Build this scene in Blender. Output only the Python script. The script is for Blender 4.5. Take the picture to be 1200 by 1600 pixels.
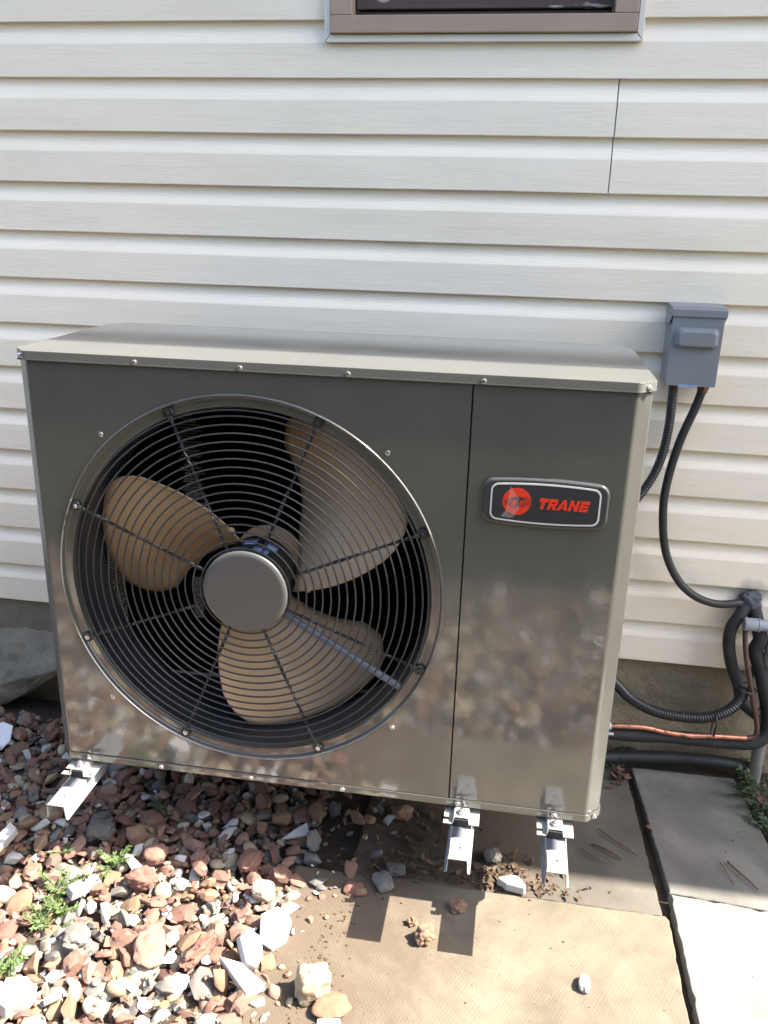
import bpy, bmesh, math, random
import numpy as np
from math import sin, cos, pi, radians
from mathutils import Vector, Matrix, Euler, noise

# ------------------------------------------------------------------ camera, light, exposure
S = bpy.context.scene
COL = S.collection
for o in list(bpy.data.objects):
    bpy.data.objects.remove(o)

cam_d = bpy.data.cameras.new('camera')
cam = bpy.data.objects.new('camera', cam_d)
COL.objects.link(cam)
S.camera = cam
cam_d.sensor_fit = 'VERTICAL'
cam_d.sensor_height = 24.0
cam_d.sensor_width = 18.0
cam_d.lens = 24.0 * 1328.64 / 1600.0
cam_d.clip_start = 0.02
cam_d.clip_end = 500
cR = Vector((0.98688, 0.15960, 0.02424)); cU = Vector((-0.0757, 0.3246, 0.9428)); cF = Vector((-0.1427, 0.9323, -0.3324))
cF.normalize(); cR = (cR - cF * cR.dot(cF)).normalized(); cU = cR.cross(cF)
M3 = Matrix((cR, cU, -cF)).transposed()
cam.matrix_world = Matrix.Translation((0.7351, -1.1851, 0.9313)) @ M3.to_4x4()

SUN = Vector((0.84, -0.012, 1.0)).normalized()
sun_el = math.asin(SUN.z)
W = bpy.data.worlds.new('World')
S.world = W
W.use_nodes = True
nt = W.node_tree
sky = nt.nodes.new('ShaderNodeTexSky')
sky.sky_type = 'NISHITA'
sky.sun_disc = False
sky.sun_elevation = sun_el
sky.sun_rotation = radians(90)
sky.air_density = 1.0
sky.dust_density = 3.0
sky.ozone_density = 1.0
bg = nt.nodes['Background']
bg.inputs['Strength'].default_value = 0.134
nt.links.new(sky.outputs['Color'], bg.inputs['Color'])

sl = bpy.data.lights.new('sun', 'SUN')
sl.energy = 4.7
sl.angle = radians(0.42)
sl.color = (1.0, 0.93, 0.82)
so = bpy.data.objects.new('sun', sl)
so.rotation_euler = SUN.to_track_quat('Z', 'Y').to_euler()
so.location = (6, -1, 8)
COL.objects.link(so)

S.view_settings.view_transform = 'Standard'
S.view_settings.look = 'None'
S.view_settings.gamma = 1.0
S.view_settings.use_curve_mapping = False
S.view_settings.exposure = 2.4

rng = random.Random(7)

# ------------------------------------------------------------------ materials
def new_mat(name):
    m = bpy.data.materials.new(name)
    m.use_nodes = True
    n = m.node_tree
    return m, n, n.nodes['Principled BSDF']

def mixrgb(n, fac, a, b):
    x = n.nodes.new('ShaderNodeMix'); x.data_type = 'RGBA'
    for s, v in ((0, fac), (6, a), (7, b)):
        if hasattr(v, 'is_output'):
            n.links.new(v, x.inputs[s])
        elif s == 0:
            x.inputs[0].default_value = v
        else:
            x.inputs[s].default_value = (*v, 1)
    return x.outputs[2]

def coords(n, scale=(1, 1, 1), kind='Object', rot=(0, 0, 0)):
    tc = n.nodes.new('ShaderNodeTexCoord'); mp = n.nodes.new('ShaderNodeMapping')
    mp.inputs['Scale'].default_value = scale; mp.inputs['Rotation'].default_value = rot
    if kind == 'World':
        g = n.nodes.new('ShaderNodeNewGeometry'); n.links.new(g.outputs['Position'], mp.inputs['Vector'])
    else:
        n.links.new(tc.outputs[kind], mp.inputs['Vector'])
    return mp.outputs['Vector']

def noise_tex(n, vec, scale, detail=6, rough=0.6, dist=0.0):
    t = n.nodes.new('ShaderNodeTexNoise')
    t.inputs['Scale'].default_value = scale; t.inputs['Detail'].default_value = detail
    t.inputs['Roughness'].default_value = rough; t.inputs['Distortion'].default_value = dist
    n.links.new(vec, t.inputs['Vector'])
    return t.outputs['Fac']

def ramp(n, fac, stops):
    r = n.nodes.new('ShaderNodeValToRGB')
    e = r.color_ramp.elements
    while len(e) < len(stops):
        e.new(0.5)
    for i, (p, c) in enumerate(stops):
        e[i].position = p
        e[i].color = (c, c, c, 1) if not hasattr(c, '__len__') else (*c, 1)
    n.links.new(fac, r.inputs['Fac'])
    return r.outputs['Color']

def bump(n, b, h, strength, dist=0.002, prev=None):
    x = n.nodes.new('ShaderNodeBump')
    x.inputs['Strength'].default_value = strength; x.inputs['Distance'].default_value = dist
    n.links.new(h, x.inputs['Height'])
    if prev is not None:
        n.links.new(prev, x.inputs['Normal'])
    n.links.new(x.outputs['Normal'], b.inputs['Normal'])
    return x.outputs['Normal']

def simple(name, col, rough=0.5, metal=0.0, spec=0.5, var=0.0, nscale=20, bmp=0.0, bdist=0.001, ior=1.5, coat=0.0, rvar=0.0, kind='World'):
    m, n, b = new_mat(name)
    b.inputs['Roughness'].default_value = rough; b.inputs['Metallic'].default_value = metal
    b.inputs['Specular IOR Level'].default_value = spec; b.inputs['IOR'].default_value = ior
    b.inputs['Coat Weight'].default_value = coat; b.inputs['Coat Roughness'].default_value = 0.06
    b.inputs['Base Color'].default_value = (*col, 1)
    if var or bmp or rvar:
        v = coords(n, kind=kind)
        f = noise_tex(n, v, nscale)
        if var:
            lo = tuple(c * (1 - var) for c in col); hi = tuple(min(1, c * (1 + var)) for c in col)
            n.links.new(ramp(n, f, [(0.3, lo), (0.7, hi)]), b.inputs['Base Color'])
        if rvar:
            n.links.new(ramp(n, f, [(0.3, rough - rvar), (0.7, rough + rvar)]), b.inputs['Roughness'])
        if bmp:
            bump(n, b, noise_tex(n, v, nscale * 6), bmp, bdist)
    return m

MAT = {}

def make_materials():
    # glossy taupe powder coat of the cabinet: faint orange peel and dust specks
    def cabinet(name, col, rough, peel=0.035, ior=2.0):
        m, n, b = new_mat(name)
        v = coords(n, kind='World')
        f = noise_tex(n, v, 9, 4)
        c = mixrgb(n, ramp(n, f, [(0.35, 0), (0.7, 1)]), tuple(x * 0.94 for x in col), tuple(x * 1.06 for x in col))
        sp = noise_tex(n, v, 420, 2)
        c = mixrgb(n, ramp(n, sp, [(0.76, 0), (0.80, 1)]), c, (0.35, 0.34, 0.31))
        n.links.new(c, b.inputs['Base Color'])
        b.inputs['IOR'].default_value = ior
        b.inputs['Roughness'].default_value = rough
        sm = noise_tex(n, coords(n, (1, 1, 0.25), 'World'), 14, 5)
        n.links.new(ramp(n, sm, [(0.35, rough * 0.75), (0.7, rough * 1.35)]), b.inputs['Roughness'])
        bump(n, b, noise_tex(n, v, 55, 3), peel, 0.004)
        return m
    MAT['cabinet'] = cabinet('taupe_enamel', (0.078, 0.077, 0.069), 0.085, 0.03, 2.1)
    MAT['lid'] = cabinet('taupe_enamel_lid_sunlit', (0.112, 0.111, 0.100), 0.09, 0.010)  # same paint as the cabinet, sunlight put into a lighter colour
    MAT['side'] = cabinet('taupe_enamel_side_lit', (0.108, 0.106, 0.092), 0.3)  # cabinet paint again, lightened together with the sunlit lid
    MAT['black_wire'] = simple('black_wire_coating', (0.02, 0.021, 0.023), 0.28, var=0.2, nscale=60, ior=1.5)
    MAT['shroud'] = simple('dark_moulded_shroud', (0.022, 0.025, 0.030), 0.38, bmp=0.1, nscale=40)
    MAT['black'] = simple('interior_black', (0.012, 0.012, 0.012), 0.7)
    MAT['fin'] = simple('coil_fin', (0.05, 0.048, 0.044), 0.5, metal=0.3)
    MAT['hairpin'] = simple('coil_tube', (0.8, 0.74, 0.66), 0.5)
    MAT['rubber'] = simple('black_rubber', (0.018, 0.018, 0.018), 0.62, bmp=0.1, nscale=80)
    MAT['motor'] = simple('motor_black', (0.02, 0.021, 0.023), 0.32)
    MAT['label_blue'] = simple('motor_label', (0.24, 0.34, 0.55), 0.35, var=0.25, nscale=90)
    MAT['hubcap'] = simple('hub_cap_grey', (0.088, 0.088, 0.086), 0.34, metal=0.2, bmp=0.03, nscale=60)
    MAT['tube_grey'] = simple('grey_cable_tube', (0.13, 0.15, 0.19), 0.3, var=0.15, nscale=60)
    MAT['zinc'] = simple('zinc_screw', (0.62, 0.61, 0.60), 0.22, metal=0.9)
    MAT['darkscrew'] = simple('dark_screw', (0.07, 0.065, 0.06), 0.35, metal=0.7)
    MAT['bracket'] = simple('white_powder_coat', (0.225, 0.225, 0.23), 0.33, var=0.06, nscale=25, bmp=0.03)
    MAT['foot'] = simple('cream_steel_foot', (0.29, 0.285, 0.25), 0.35, var=0.08, nscale=40)
    MAT['hole'] = simple('painted_hole_dark', (0.01, 0.01, 0.01), 0.8)
    MAT['badge'] = simple('badge_dark', (0.030, 0.031, 0.034), 0.22, rvar=0.06, nscale=30)
    MAT['badge_rim'] = simple('badge_rim_grey', (0.040, 0.040, 0.041), 0.25)
    MAT['badge_line'] = simple('badge_silver_line', (0.62, 0.60, 0.57), 0.35)
    MAT['badge_red'] = simple('badge_red', (0.62, 0.035, 0.012), 0.35)
    m, n, b = new_mat('clear_film')
    b.inputs['Base Color'].default_value = (0.75, 0.62, 0.55, 1); b.inputs['Roughness'].default_value = 0.3
    b.inputs['Alpha'].default_value = 0.16
    MAT['film'] = m

    # blade: tan enamel with a light dust
    m, n, b = new_mat('tan_blade')
    v = coords(n, kind='World'); f = noise_tex(n, v, 16, 6)
    n.links.new(ramp(n, f, [(0.3, (0.445, 0.315, 0.192)), (0.7, (0.48, 0.345, 0.213))]), b.inputs['Base Color'])
    b.inputs['Roughness'].default_value = 0.42
    bump(n, b, noise_tex(n, v, 300, 2), 0.05, 0.0005)
    MAT['blade'] = m

    # vinyl siding: embossed wood grain, uneven bowing, light dirt towards the bottom
    m, n, b = new_mat('vinyl_siding')
    v = coords(n, kind='World')
    f = noise_tex(n, coords(n, (0.6, 1, 2.0), 'World'), 3.0, 3)
    base = mixrgb(n, ramp(n, f, [(0.3, 0), (0.7, 1)]), (0.825, 0.742, 0.59), (0.86, 0.78, 0.645))
    d = noise_tex(n, coords(n, (0.5, 1, 1.4), 'World'), 5.0, 8)
    base = mixrgb(n, ramp(n, d, [(0.52, 0), (0.8, 0.22)]), base, (0.52, 0.46, 0.37))
    # grey smear around the putty at the pipe hole
    vd = n.nodes.new('ShaderNodeVectorMath'); vd.operation = 'DISTANCE'
    wv = n.nodes.new('ShaderNodeVectorMath'); wv.operation = 'MULTIPLY_ADD'
    nn = n.nodes.new('ShaderNodeTexNoise'); nn.inputs['Scale'].default_value = 40
    n.links.new(v, nn.inputs['Vector']); n.links.new(nn.outputs['Color'], wv.inputs[0])
    wv.inputs[1].default_value = (0.05, 0, 0.035); n.links.new(v, wv.inputs[2])
    n.links.new(wv.outputs[0], vd.inputs[0]); vd.inputs[1].default_value = (1.272, 0.53, 0.212)
    base = mixrgb(n, ramp(n, vd.outputs['Value'], [(0.012, 0.75), (0.045, 0.0)]), base, (0.13, 0.125, 0.115))
    n.links.new(base, b.inputs['Base Color'])
    b.inputs['Roughness'].default_value = 0.42
    g = noise_tex(n, coords(n, (5, 5, 170), 'World'), 1.0, 5, 0.65, 0.9)
    g2 = ramp(n, g, [(0.40, 1), (0.47, 0.0), (0.5, 0.0), (0.56, 1)])
    p = bump(n, b, g2, 0.22, 0.0014)
    big = noise_tex(n, coords(n, (1.1, 1, 6), 'World'), 2.0, 2)
    bump(n, b, big, 0.25, 0.012, p)
    MAT['siding'] = m

    m, n, b = new_mat('parged_foundation')
    v = coords(n, kind='World')
    f = noise_tex(n, v, 7, 8)
    c = ramp(n, f, [(0.3, (0.20, 0.165, 0.105)), (0.7, (0.33, 0.275, 0.185))])
    gx = n.nodes.new('ShaderNodeSeparateXYZ'); n.links.new(v, gx.inputs[0])
    mr = n.nodes.new('ShaderNodeMapRange'); mr.inputs[1].default_value = -0.1; mr.inputs[2].default_value = 0.7
    n.links.new(gx.outputs['X'], mr.inputs[0])
    c = mixrgb(n, mr.outputs[0], ramp(n, f, [(0.3, (0.15, 0.128, 0.092)), (0.7, (0.25, 0.218, 0.162))]), c)
    n.links.new(c, b.inputs['Base Color']); b.inputs['Roughness'].default_value = 0.93
    vo = n.nodes.new('ShaderNodeTexVoronoi'); vo.feature = 'DISTANCE_TO_EDGE'; vo.inputs['Scale'].default_value = 7
    n.links.new(coords(n, (1, 1, 1.7), 'World'), vo.inputs['Vector'])
    p = bump(n, b, ramp(n, vo.outputs['Distance'], [(0.0, 0), (0.03, 1)]), 0.25, 0.003)
    p = bump(n, b, noise_tex(n, v, 16, 8, 0.7), 0.7, 0.02, p)
    bump(n, b, noise_tex(n, v, 160, 3), 0.25, 0.002, p)
    MAT['foundation'] = m

    def concrete(name, a, c2, dirt=0.0, dimple=False, spots=0.5, dx=(0.95, 0.55)):
        m, n, b = new_mat(name)
        v = coords(n, kind='World')
        f = noise_tex(n, v, 6, 9, 0.65)
        c = ramp(n, f, [(0.3, a), (0.7, c2)])
        st = noise_tex(n, v, 2.6, 7, 0.62, 1.2)
        c = mixrgb(n, ramp(n, st, [(0.44, 0), (0.62, 0.7)]), c, tuple(x * 0.62 for x in a))
        s = noise_tex(n, v, 130, 2)
        c = mixrgb(n, ramp(n, s, [(0.70, 0), (0.76, spots)]), c, (0.10, 0.08, 0.055))
        if dirt:
            d = noise_tex(n, v, 11, 9, 0.7)
            sx = n.nodes.new('ShaderNodeSeparateXYZ'); n.links.new(v, sx.inputs[0])
            mr = n.nodes.new('ShaderNodeMapRange'); mr.inputs[1].default_value = dx[0]; mr.inputs[2].default_value = dx[1]
            n.links.new(sx.outputs['X'], mr.inputs[0])
            ad = n.nodes.new('ShaderNodeMath'); ad.operation = 'MULTIPLY_ADD'
            n.links.new(mr.outputs[0], ad.inputs[0]); ad.inputs[1].default_value = dirt; n.links.new(d, ad.inputs[2])
            c = mixrgb(n, ramp(n, ad.outputs[0], [(0.55, 0), (0.85, 0.9)]), c, (0.085, 0.062, 0.042))
        n.links.new(c, b.inputs['Base Color']); b.inputs['Roughness'].default_value = 0.9
        p = bump(n, b, noise_tex(n, v, 45, 8, 0.7), 0.25, 0.003)
        p = bump(n, b, noise_tex(n, v, 420, 2), 0.2, 0.001, p)
        if dimple:
            hs = []
            for ang in (radians(28), radians(-32)):
                w = n.nodes.new('ShaderNodeTexWave'); w.bands_direction = 'X'
                w.inputs['Scale'].default_value = 56; w.inputs['Distortion'].default_value = 0.8
                w.inputs['Detail Scale'].default_value = 2
                n.links.new(coords(n, (1, 1, 1), 'World', (0, 0, ang)), w.inputs['Vector'])
                hs.append(w.outputs['Fac'])
            mm = n.nodes.new('ShaderNodeMath'); mm.operation = 'MULTIPLY'
            n.links.new(hs[0], mm.inputs[0]); n.links.new(hs[1], mm.inputs[1])
            wear = noise_tex(n, v, 9, 4)
            m2 = n.nodes.new('ShaderNodeMath'); m2.operation = 'MULTIPLY'
            n.links.new(mm.outputs[0], m2.inputs[0]); n.links.new(ramp(n, wear, [(0.35, 0.1), (0.6, 1)]), m2.inputs[1])
            bump(n, b, m2.outputs[0], 0.28, 0.0014, p)
        return m
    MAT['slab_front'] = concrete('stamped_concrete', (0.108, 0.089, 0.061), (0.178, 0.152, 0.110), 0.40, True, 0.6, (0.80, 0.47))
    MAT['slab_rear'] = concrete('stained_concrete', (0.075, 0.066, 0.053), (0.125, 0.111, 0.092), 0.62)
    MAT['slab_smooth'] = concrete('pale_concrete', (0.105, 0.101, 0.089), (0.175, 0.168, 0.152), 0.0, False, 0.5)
    MAT['slab_smooth_sunlit'] = concrete('pale_concrete_sunlit', (0.145, 0.138, 0.124), (0.22, 0.211, 0.192), 0.0, False, 0.35)  # same concrete as the slab behind, lightened to look sunlit
    MAT['rough_concrete'] = concrete('weathered_concrete', (0.15, 0.132, 0.098), (0.26, 0.23, 0.175))

    m, n, b = new_mat('soil')
    v = coords(n, kind='World'); f = noise_tex(n, v, 30, 9, 0.7)
    n.links.new(ramp(n, f, [(0.3, (0.030, 0.021, 0.014)), (0.7, (0.075, 0.054, 0.037))]), b.inputs['Base Color'])
    b.inputs['Roughness'].default_value = 0.98
    bump(n, b, noise_tex(n, v, 120, 6, 0.7), 0.9, 0.008)
    MAT['soil'] = m
    m, n, b = new_mat('lawn_ground')
    v = coords(n, kind='World'); f = noise_tex(n, v, 6, 10, 0.75)
    n.links.new(ramp(n, f, [(0.3, (0.020, 0.024, 0.012)), (0.7, (0.048, 0.052, 0.026))]), b.inputs['Base Color'])
    b.inputs['Roughness'].default_value = 0.98; b.inputs['Specular IOR Level'].default_value = 0.1
    bump(n, b, noise_tex(n, v, 90, 4, 0.8), 1.0, 0.03)
    MAT['lawn'] = m

    # stones: colour varies per object / per stone island
    def stone(name, stops, rough, bscale, bstr, bdist=0.004, fleck=0.0):
        m, n, b = new_mat(name)
        stops = [(p, tuple(x * 0.84 for x in c)) for p, c in stops]
        oi = n.nodes.new('ShaderNodeObjectInfo'); ge = n.nodes.new('ShaderNodeNewGeometry')
        ad = n.nodes.new('ShaderNodeMath'); ad.operation = 'ADD'
        n.links.new(oi.outputs['Random'], ad.inputs[0]); n.links.new(ge.outputs['Random Per Island'], ad.inputs[1])
        fr = n.nodes.new('ShaderNodeMath'); fr.operation = 'FRACT'; n.links.new(ad.outputs[0], fr.inputs[0])
        v = coords(n, kind='World')
        c = ramp(n, fr.outputs[0], stops)
        f = noise_tex(n, v, 55, 8, 0.7)
        c = mixrgb(n, ramp(n, f, [(0.35, 0), (0.75, 0.55)]), c, tuple(sum(s[1][i] for s in stops) / len(stops) * 0.62 for i in range(3)))
        if fleck:
            c = mixrgb(n, ramp(n, noise_tex(n, v, 160, 4), [(0.60, 0), (0.68, fleck)]), c, (0.20, 0.12, 0.07))
        n.links.new(c, b.inputs['Base Color']); b.inputs['Roughness'].default_value = rough
        p = bump(n, b, noise_tex(n, v, bscale, 8, 0.7), bstr, bdist)
        bump(n, b, noise_tex(n, v, bscale * 5, 4, 0.7), bstr * 0.5, bdist * 0.3, p)
        return m
    MAT['lava'] = stone('red_lava_stone', [(0.0, (0.18, 0.086, 0.064)), (0.35, (0.27, 0.138, 0.100)), (0.6, (0.34, 0.215, 0.158)), (0.8, (0.20, 0.112, 0.084)), (1.0, (0.105, 0.055, 0.046))], 0.95, 70, 0.9)
    MAT['cream'] = stone('cream_stone', [(0.0, (0.36, 0.29, 0.19)), (0.4, (0.45, 0.39, 0.28)), (0.7, (0.32, 0.23, 0.135)), (1.0, (0.44, 0.38, 0.30))], 0.8, 45, 0.4, 0.003, 0.4)
    MAT['marble'] = stone('white_marble_chip', [(0.0, (0.52, 0.52, 0.52)), (0.5, (0.58, 0.575, 0.56)), (1.0, (0.44, 0.42, 0.37))], 0.65, 40, 0.35, 0.003, 0.35)
    MAT['grey'] = stone('grey_stone', [(0.0, (0.10, 0.093, 0.084)), (0.4, (0.18, 0.172, 0.155)), (0.7, (0.14, 0.128, 0.118)), (1.0, (0.24, 0.22, 0.19))], 0.88, 50, 0.6)
    MAT['brown'] = stone('tan_brown_stone', [(0.0, (0.23, 0.145, 0.09)), (0.4, (0.29, 0.17, 0.10)), (0.7, (0.18, 0.105, 0.07)), (1.0, (0.33, 0.23, 0.145))], 0.9, 50, 0.6)

    MAT['leaf'] = simple('weed_leaf', (0.062, 0.098, 0.026), 0.6, var=0.35, nscale=60)
    MAT['leaf_dark'] = simple('dark_leaf', (0.034, 0.055, 0.02), 0.6, var=0.35, nscale=60)
    MAT['dry_leaf'] = stone('dry_leaf', [(0.0, (0.075, 0.046, 0.027)), (0.5, (0.13, 0.083, 0.047)), (1.0, (0.05, 0.028, 0.02))], 0.9, 80, 0.3)
    MAT['red_leaf'] = simple('reddish_dead_leaf', (0.13, 0.06, 0.042), 0.8, var=0.3, nscale=80)
    MAT['twig'] = simple('twig_bark', (0.10, 0.072, 0.048), 0.9, var=0.35, nscale=90, bmp=0.4)
    MAT['box_grey'] = simple('blue_grey_enamel', (0.19, 0.208, 0.222), 0.34, var=0.05, nscale=14, bmp=0.02, rvar=0.05)
    MAT['flex'] = simple('black_flexible_conduit', (0.022, 0.023, 0.025), 0.3)
    MAT['cable'] = simple('black_cable_jacket', (0.022, 0.022, 0.022), 0.5, bmp=0.08, nscale=50)
    MAT['foam'] = simple('black_foam_insulation', (0.02, 0.02, 0.021), 0.75, var=0.3, nscale=25, bmp=0.35, bdist=0.002)
    MAT['rust'] = simple('rusty_brown_fitting', (0.13, 0.075, 0.045), 0.5, metal=0.4, var=0.35, nscale=80)
    m, n, b = new_mat('copper')
    v = coords(n, kind='World'); f = noise_tex(n, v, 45, 6, 0.7)
    n.links.new(ramp(n, f, [(0.40, (0.80, 0.36, 0.22)), (0.56, (0.62, 0.27, 0.17)), (0.64, (0.13, 0.07, 0.05))]), b.inputs['Base Color'])
    b.inputs['Metallic'].default_value = 0.75; b.inputs['Roughness'].default_value = 0.33
    MAT['copper'] = m
    m, n, b = new_mat('dull_copper')
    v = coords(n, kind='World'); f = noise_tex(n, v, 60, 6, 0.7)
    n.links.new(ramp(n, f, [(0.35, (0.12, 0.060, 0.045)), (0.65, (0.06, 0.036, 0.03))]), b.inputs['Base Color'])
    b.inputs['Metallic'].default_value = 0.35; b.inputs['Roughness'].default_value = 0.5
    MAT['dull_copper'] = m
    MAT['brass'] = simple('brass', (0.70, 0.46, 0.17), 0.3, metal=0.85)
    MAT['white_plastic'] = simple('white_plastic', (0.70, 0.70, 0.70), 0.4, var=0.1, nscale=30)
    MAT['pvc_grey'] = simple('grey_pvc', (0.27, 0.29, 0.32), 0.42, var=0.2, nscale=35)
    MAT['pvc_old'] = simple('weathered_grey_pvc', (0.19, 0.185, 0.165), 0.5, var=0.3, nscale=30)
    MAT['dark_pipe'] = simple('dark_drain_pipe', (0.032, 0.032, 0.034), 0.5, var=0.35, nscale=20, bmp=0.15)
    MAT['putty'] = simple('grey_putty', (0.085, 0.09, 0.105), 0.75, var=0.3, nscale=60, bmp=0.8, bdist=0.004)
    MAT['trim_white'] = simple('white_vinyl_trim', (0.72, 0.69, 0.62), 0.4, var=0.06, nscale=6)
    MAT['mauve'] = simple('mauve_brown_paint', (0.36, 0.268, 0.208), 0.42, var=0.06, nscale=12, bmp=0.03)
    m, n, b = new_mat('peeling_dark_paint')
    v = coords(n, (1.0, 1, 3.2), 'World'); f = noise_tex(n, v, 17, 7, 0.7)
    c = mixrgb(n, ramp(n, f, [(0.60, 0), (0.625, 1)]), (0.075, 0.052, 0.047), (0.36, 0.31, 0.28))
    n.links.new(c, b.inputs['Base Color']); b.inputs['Roughness'].default_value = 0.7
    bump(n, b, noise_tex(n, coords(n, (4, 1, 60), 'World'), 1.5, 5), 0.5, 0.003)
    MAT['peeling'] = m
    m, n, b = new_mat('window_glass')
    b.inputs['Base Color'].default_value = (0.01, 0.012, 0.014, 1); b.inputs['Roughness'].default_value = 0.03
    MAT['glass'] = m
    MAT['soffit'] = simple('white_soffit', (0.68, 0.66, 0.60), 0.6)
    MAT['shingle'] = simple('brown_shingles', (0.12, 0.10, 0.085), 0.95, var=0.3, nscale=18)
    MAT['fence'] = simple('stained_fence_board', (0.075, 0.05, 0.033), 0.8, var=0.3, nscale=8)

make_materials()

# ------------------------------------------------------------------ geometry helpers
OFF = {}

class MB:
    """collects faces in world coordinates; build() links them as one mesh object"""
    def __init__(s):
        s.v, s.f = [], []
    def add(s, vs, fs):
        k = len(s.v)
        s.v += [tuple(p) for p in vs]
        s.f += [tuple(i + k for i in f) for f in fs]
        return s
    def box(s, x0, x1, y0, y1, z0, z1):
        return s.add([(x0, y0, z0), (x1, y0, z0), (x1, y1, z0), (x0, y1, z0), (x0, y0, z1), (x1, y0, z1), (x1, y1, z1), (x0, y1, z1)],
                     [(0, 3, 2, 1), (4, 5, 6, 7), (0, 1, 5, 4), (1, 2, 6, 5), (2, 3, 7, 6), (3, 0, 4, 7)])
    def prism_y(s, poly, y0, y1):
        """poly of (x,z), counter-clockwise seen from -y, extruded y0 (front) to y1"""
        n = len(poly)
        vs = [(x, y0, z) for x, z in poly] + [(x, y1, z) for x, z in poly]
        fs = [tuple(range(n)), tuple(range(2 * n - 1, n - 1, -1))] + [(i, i + n, (i + 1) % n + n, (i + 1) % n) for i in range(n)]
        return s.add(vs, fs)
    def prism_z(s, poly, z0, z1):
        n = len(poly)
        vs = [(x, y, z0) for x, y in poly] + [(x, y, z1) for x, y in poly]
        fs = [tuple(range(n - 1, -1, -1)), tuple(range(n, 2 * n))] + [(i, (i + 1) % n, (i + 1) % n + n, i + n) for i in range(n)]
        return s.add(vs, fs)
    def prism_x(s, poly, x0, x1):
        n = len(poly)
        vs = [(x0, y, z) for y, z in poly] + [(x1, y, z) for y, z in poly]
        fs = [tuple(range(n - 1, -1, -1)), tuple(range(n, 2 * n))] + [(i, (i + 1) % n, (i + 1) % n + n, i + n) for i in range(n)]
        return s.add(vs, fs)
    def lathe_y(s, cx, cz, prof, n=64, cap0=False, cap1=False):
        """prof of (r, y)"""
        vs, fs = [], []
        for r, y in prof:
            for i in range(n):
                a = 2 * pi * i / n
                vs.append((cx + r * cos(a), y, cz + r * sin(a)))
        for k in range(len(prof) - 1):
            for i in range(n):
                j = (i + 1) % n
                fs.append((k * n + i, k * n + j, (k + 1) * n + j, (k + 1) * n + i))
        if cap0: fs.append(tuple(range(n - 1, -1, -1)))
        if cap1: fs.append(tuple(range((len(prof) - 1) * n, len(prof) * n)))
        return s.add(vs, fs)
    def tube(s, pts, rad, n=10, cap=True, rads=None):
        pts = [Vector(p) for p in pts]
        T = [(pts[min(i + 1, len(pts) - 1)] - pts[max(i - 1, 0)]).normalized() for i in range(len(pts))]
        up = Vector((0, 0, 1)) if abs(T[0].z) < 0.9 else Vector((0, 1, 0))
        u = (up - T[0] * up.dot(T[0])).normalized()
        vs, fs = [], []
        for i, p in enumerate(pts):
            u = (u - T[i] * u.dot(T[i])).normalized(); w = T[i].cross(u)
            r = rads[i] if rads else rad
            for k in range(n):
                a = 2 * pi * k / n
                vs.append(p + u * (r * cos(a)) + w * (r * sin(a)))
        for i in range(len(pts) - 1):
            for k in range(n):
                j = (k + 1) % n
                fs.append((i * n + k, i * n + j, (i + 1) * n + j, (i + 1) * n + k))
        if cap:
            fs.append(tuple(range(n - 1, -1, -1))); fs.append(tuple(range((len(pts) - 1) * n, len(pts) * n)))
        return s.add(vs, fs)
    def ball(s, c, r, n=10, m=6, sq=(1, 1, 1)):
        vs, fs = [], []
        for i in range(m + 1):
            t = pi * i / m
            for k in range(n):
                a = 2 * pi * k / n
                vs.append((c[0] + sq[0] * r * sin(t) * cos(a), c[1] + sq[1] * r * sin(t) * sin(a), c[2] + sq[2] * r * cos(t)))
        for i in range(m):
            for k in range(n):
                j = (k + 1) % n
                fs.append((i * n + k, (i + 1) * n + k, (i + 1) * n + j, i * n + j))
        return s.add(vs, fs)
    def build(s, name, mat, parent=None, smooth=35, bevel=0.0, seg=2):
        off = OFF.get(parent, Vector((0, 0, 0))) if parent else Vector((0, 0, 0))
        me = bpy.data.meshes.new(name)
        me.from_pydata([(x - off.x, y - off.y, z - off.z) for x, y, z in s.v], [], s.f)
        me.materials.append(mat)
        bm = bmesh.new(); bm.from_mesh(me)
        bmesh.ops.remove_doubles(bm, verts=bm.verts, dist=1e-6)
        bmesh.ops.recalc_face_normals(bm, faces=bm.faces)
        bm.to_mesh(me); bm.free()
        if smooth:
            me.polygons.foreach_set('use_smooth', [True] * len(me.polygons))
            me.set_sharp_from_angle(angle=radians(smooth))
        o = bpy.data.objects.new(name, me)
        COL.objects.link(o)
        if parent:
            o.parent = parent; OFF[o] = off
        if bevel:
            md = o.modifiers.new('bevel', 'BEVEL'); md.width = bevel; md.segments = seg
            md.limit_method = 'ANGLE'; md.angle_limit = radians(40)
        if smooth and smooth <= 50:
            md = o.modifiers.new('weighted_normals', 'WEIGHTED_NORMAL'); md.keep_sharp = True; md.weight = 90
        return o

def thing(name, label, cat, loc, group=None):
    o = bpy.data.objects.new(name, None)
    o.empty_display_size = 0.05
    o.location = loc; COL.objects.link(o)
    o['label'] = label; o['category'] = cat
    if group: o['group'] = group
    OFF[o] = Vector(loc)
    return o

def tag(o, label=None, cat=None, group=None, kind=None):
    for k, v in (('label', label), ('category', cat), ('group', group), ('kind', kind)):
        if v: o[k] = v
    return o

def rebase(o):
    """move a single-mesh thing's origin to the bottom middle of its geometry"""
    me = o.data
    co = np.empty(len(me.vertices) * 3); me.vertices.foreach_get('co', co); co = co.reshape(-1, 3)
    lo, hi = co.min(0), co.max(0)
    c = np.array([(lo[0] + hi[0]) / 2, (lo[1] + hi[1]) / 2, lo[2]])
    me.vertices.foreach_set('co', (co - c).ravel()); o.location = c
    return o

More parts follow.
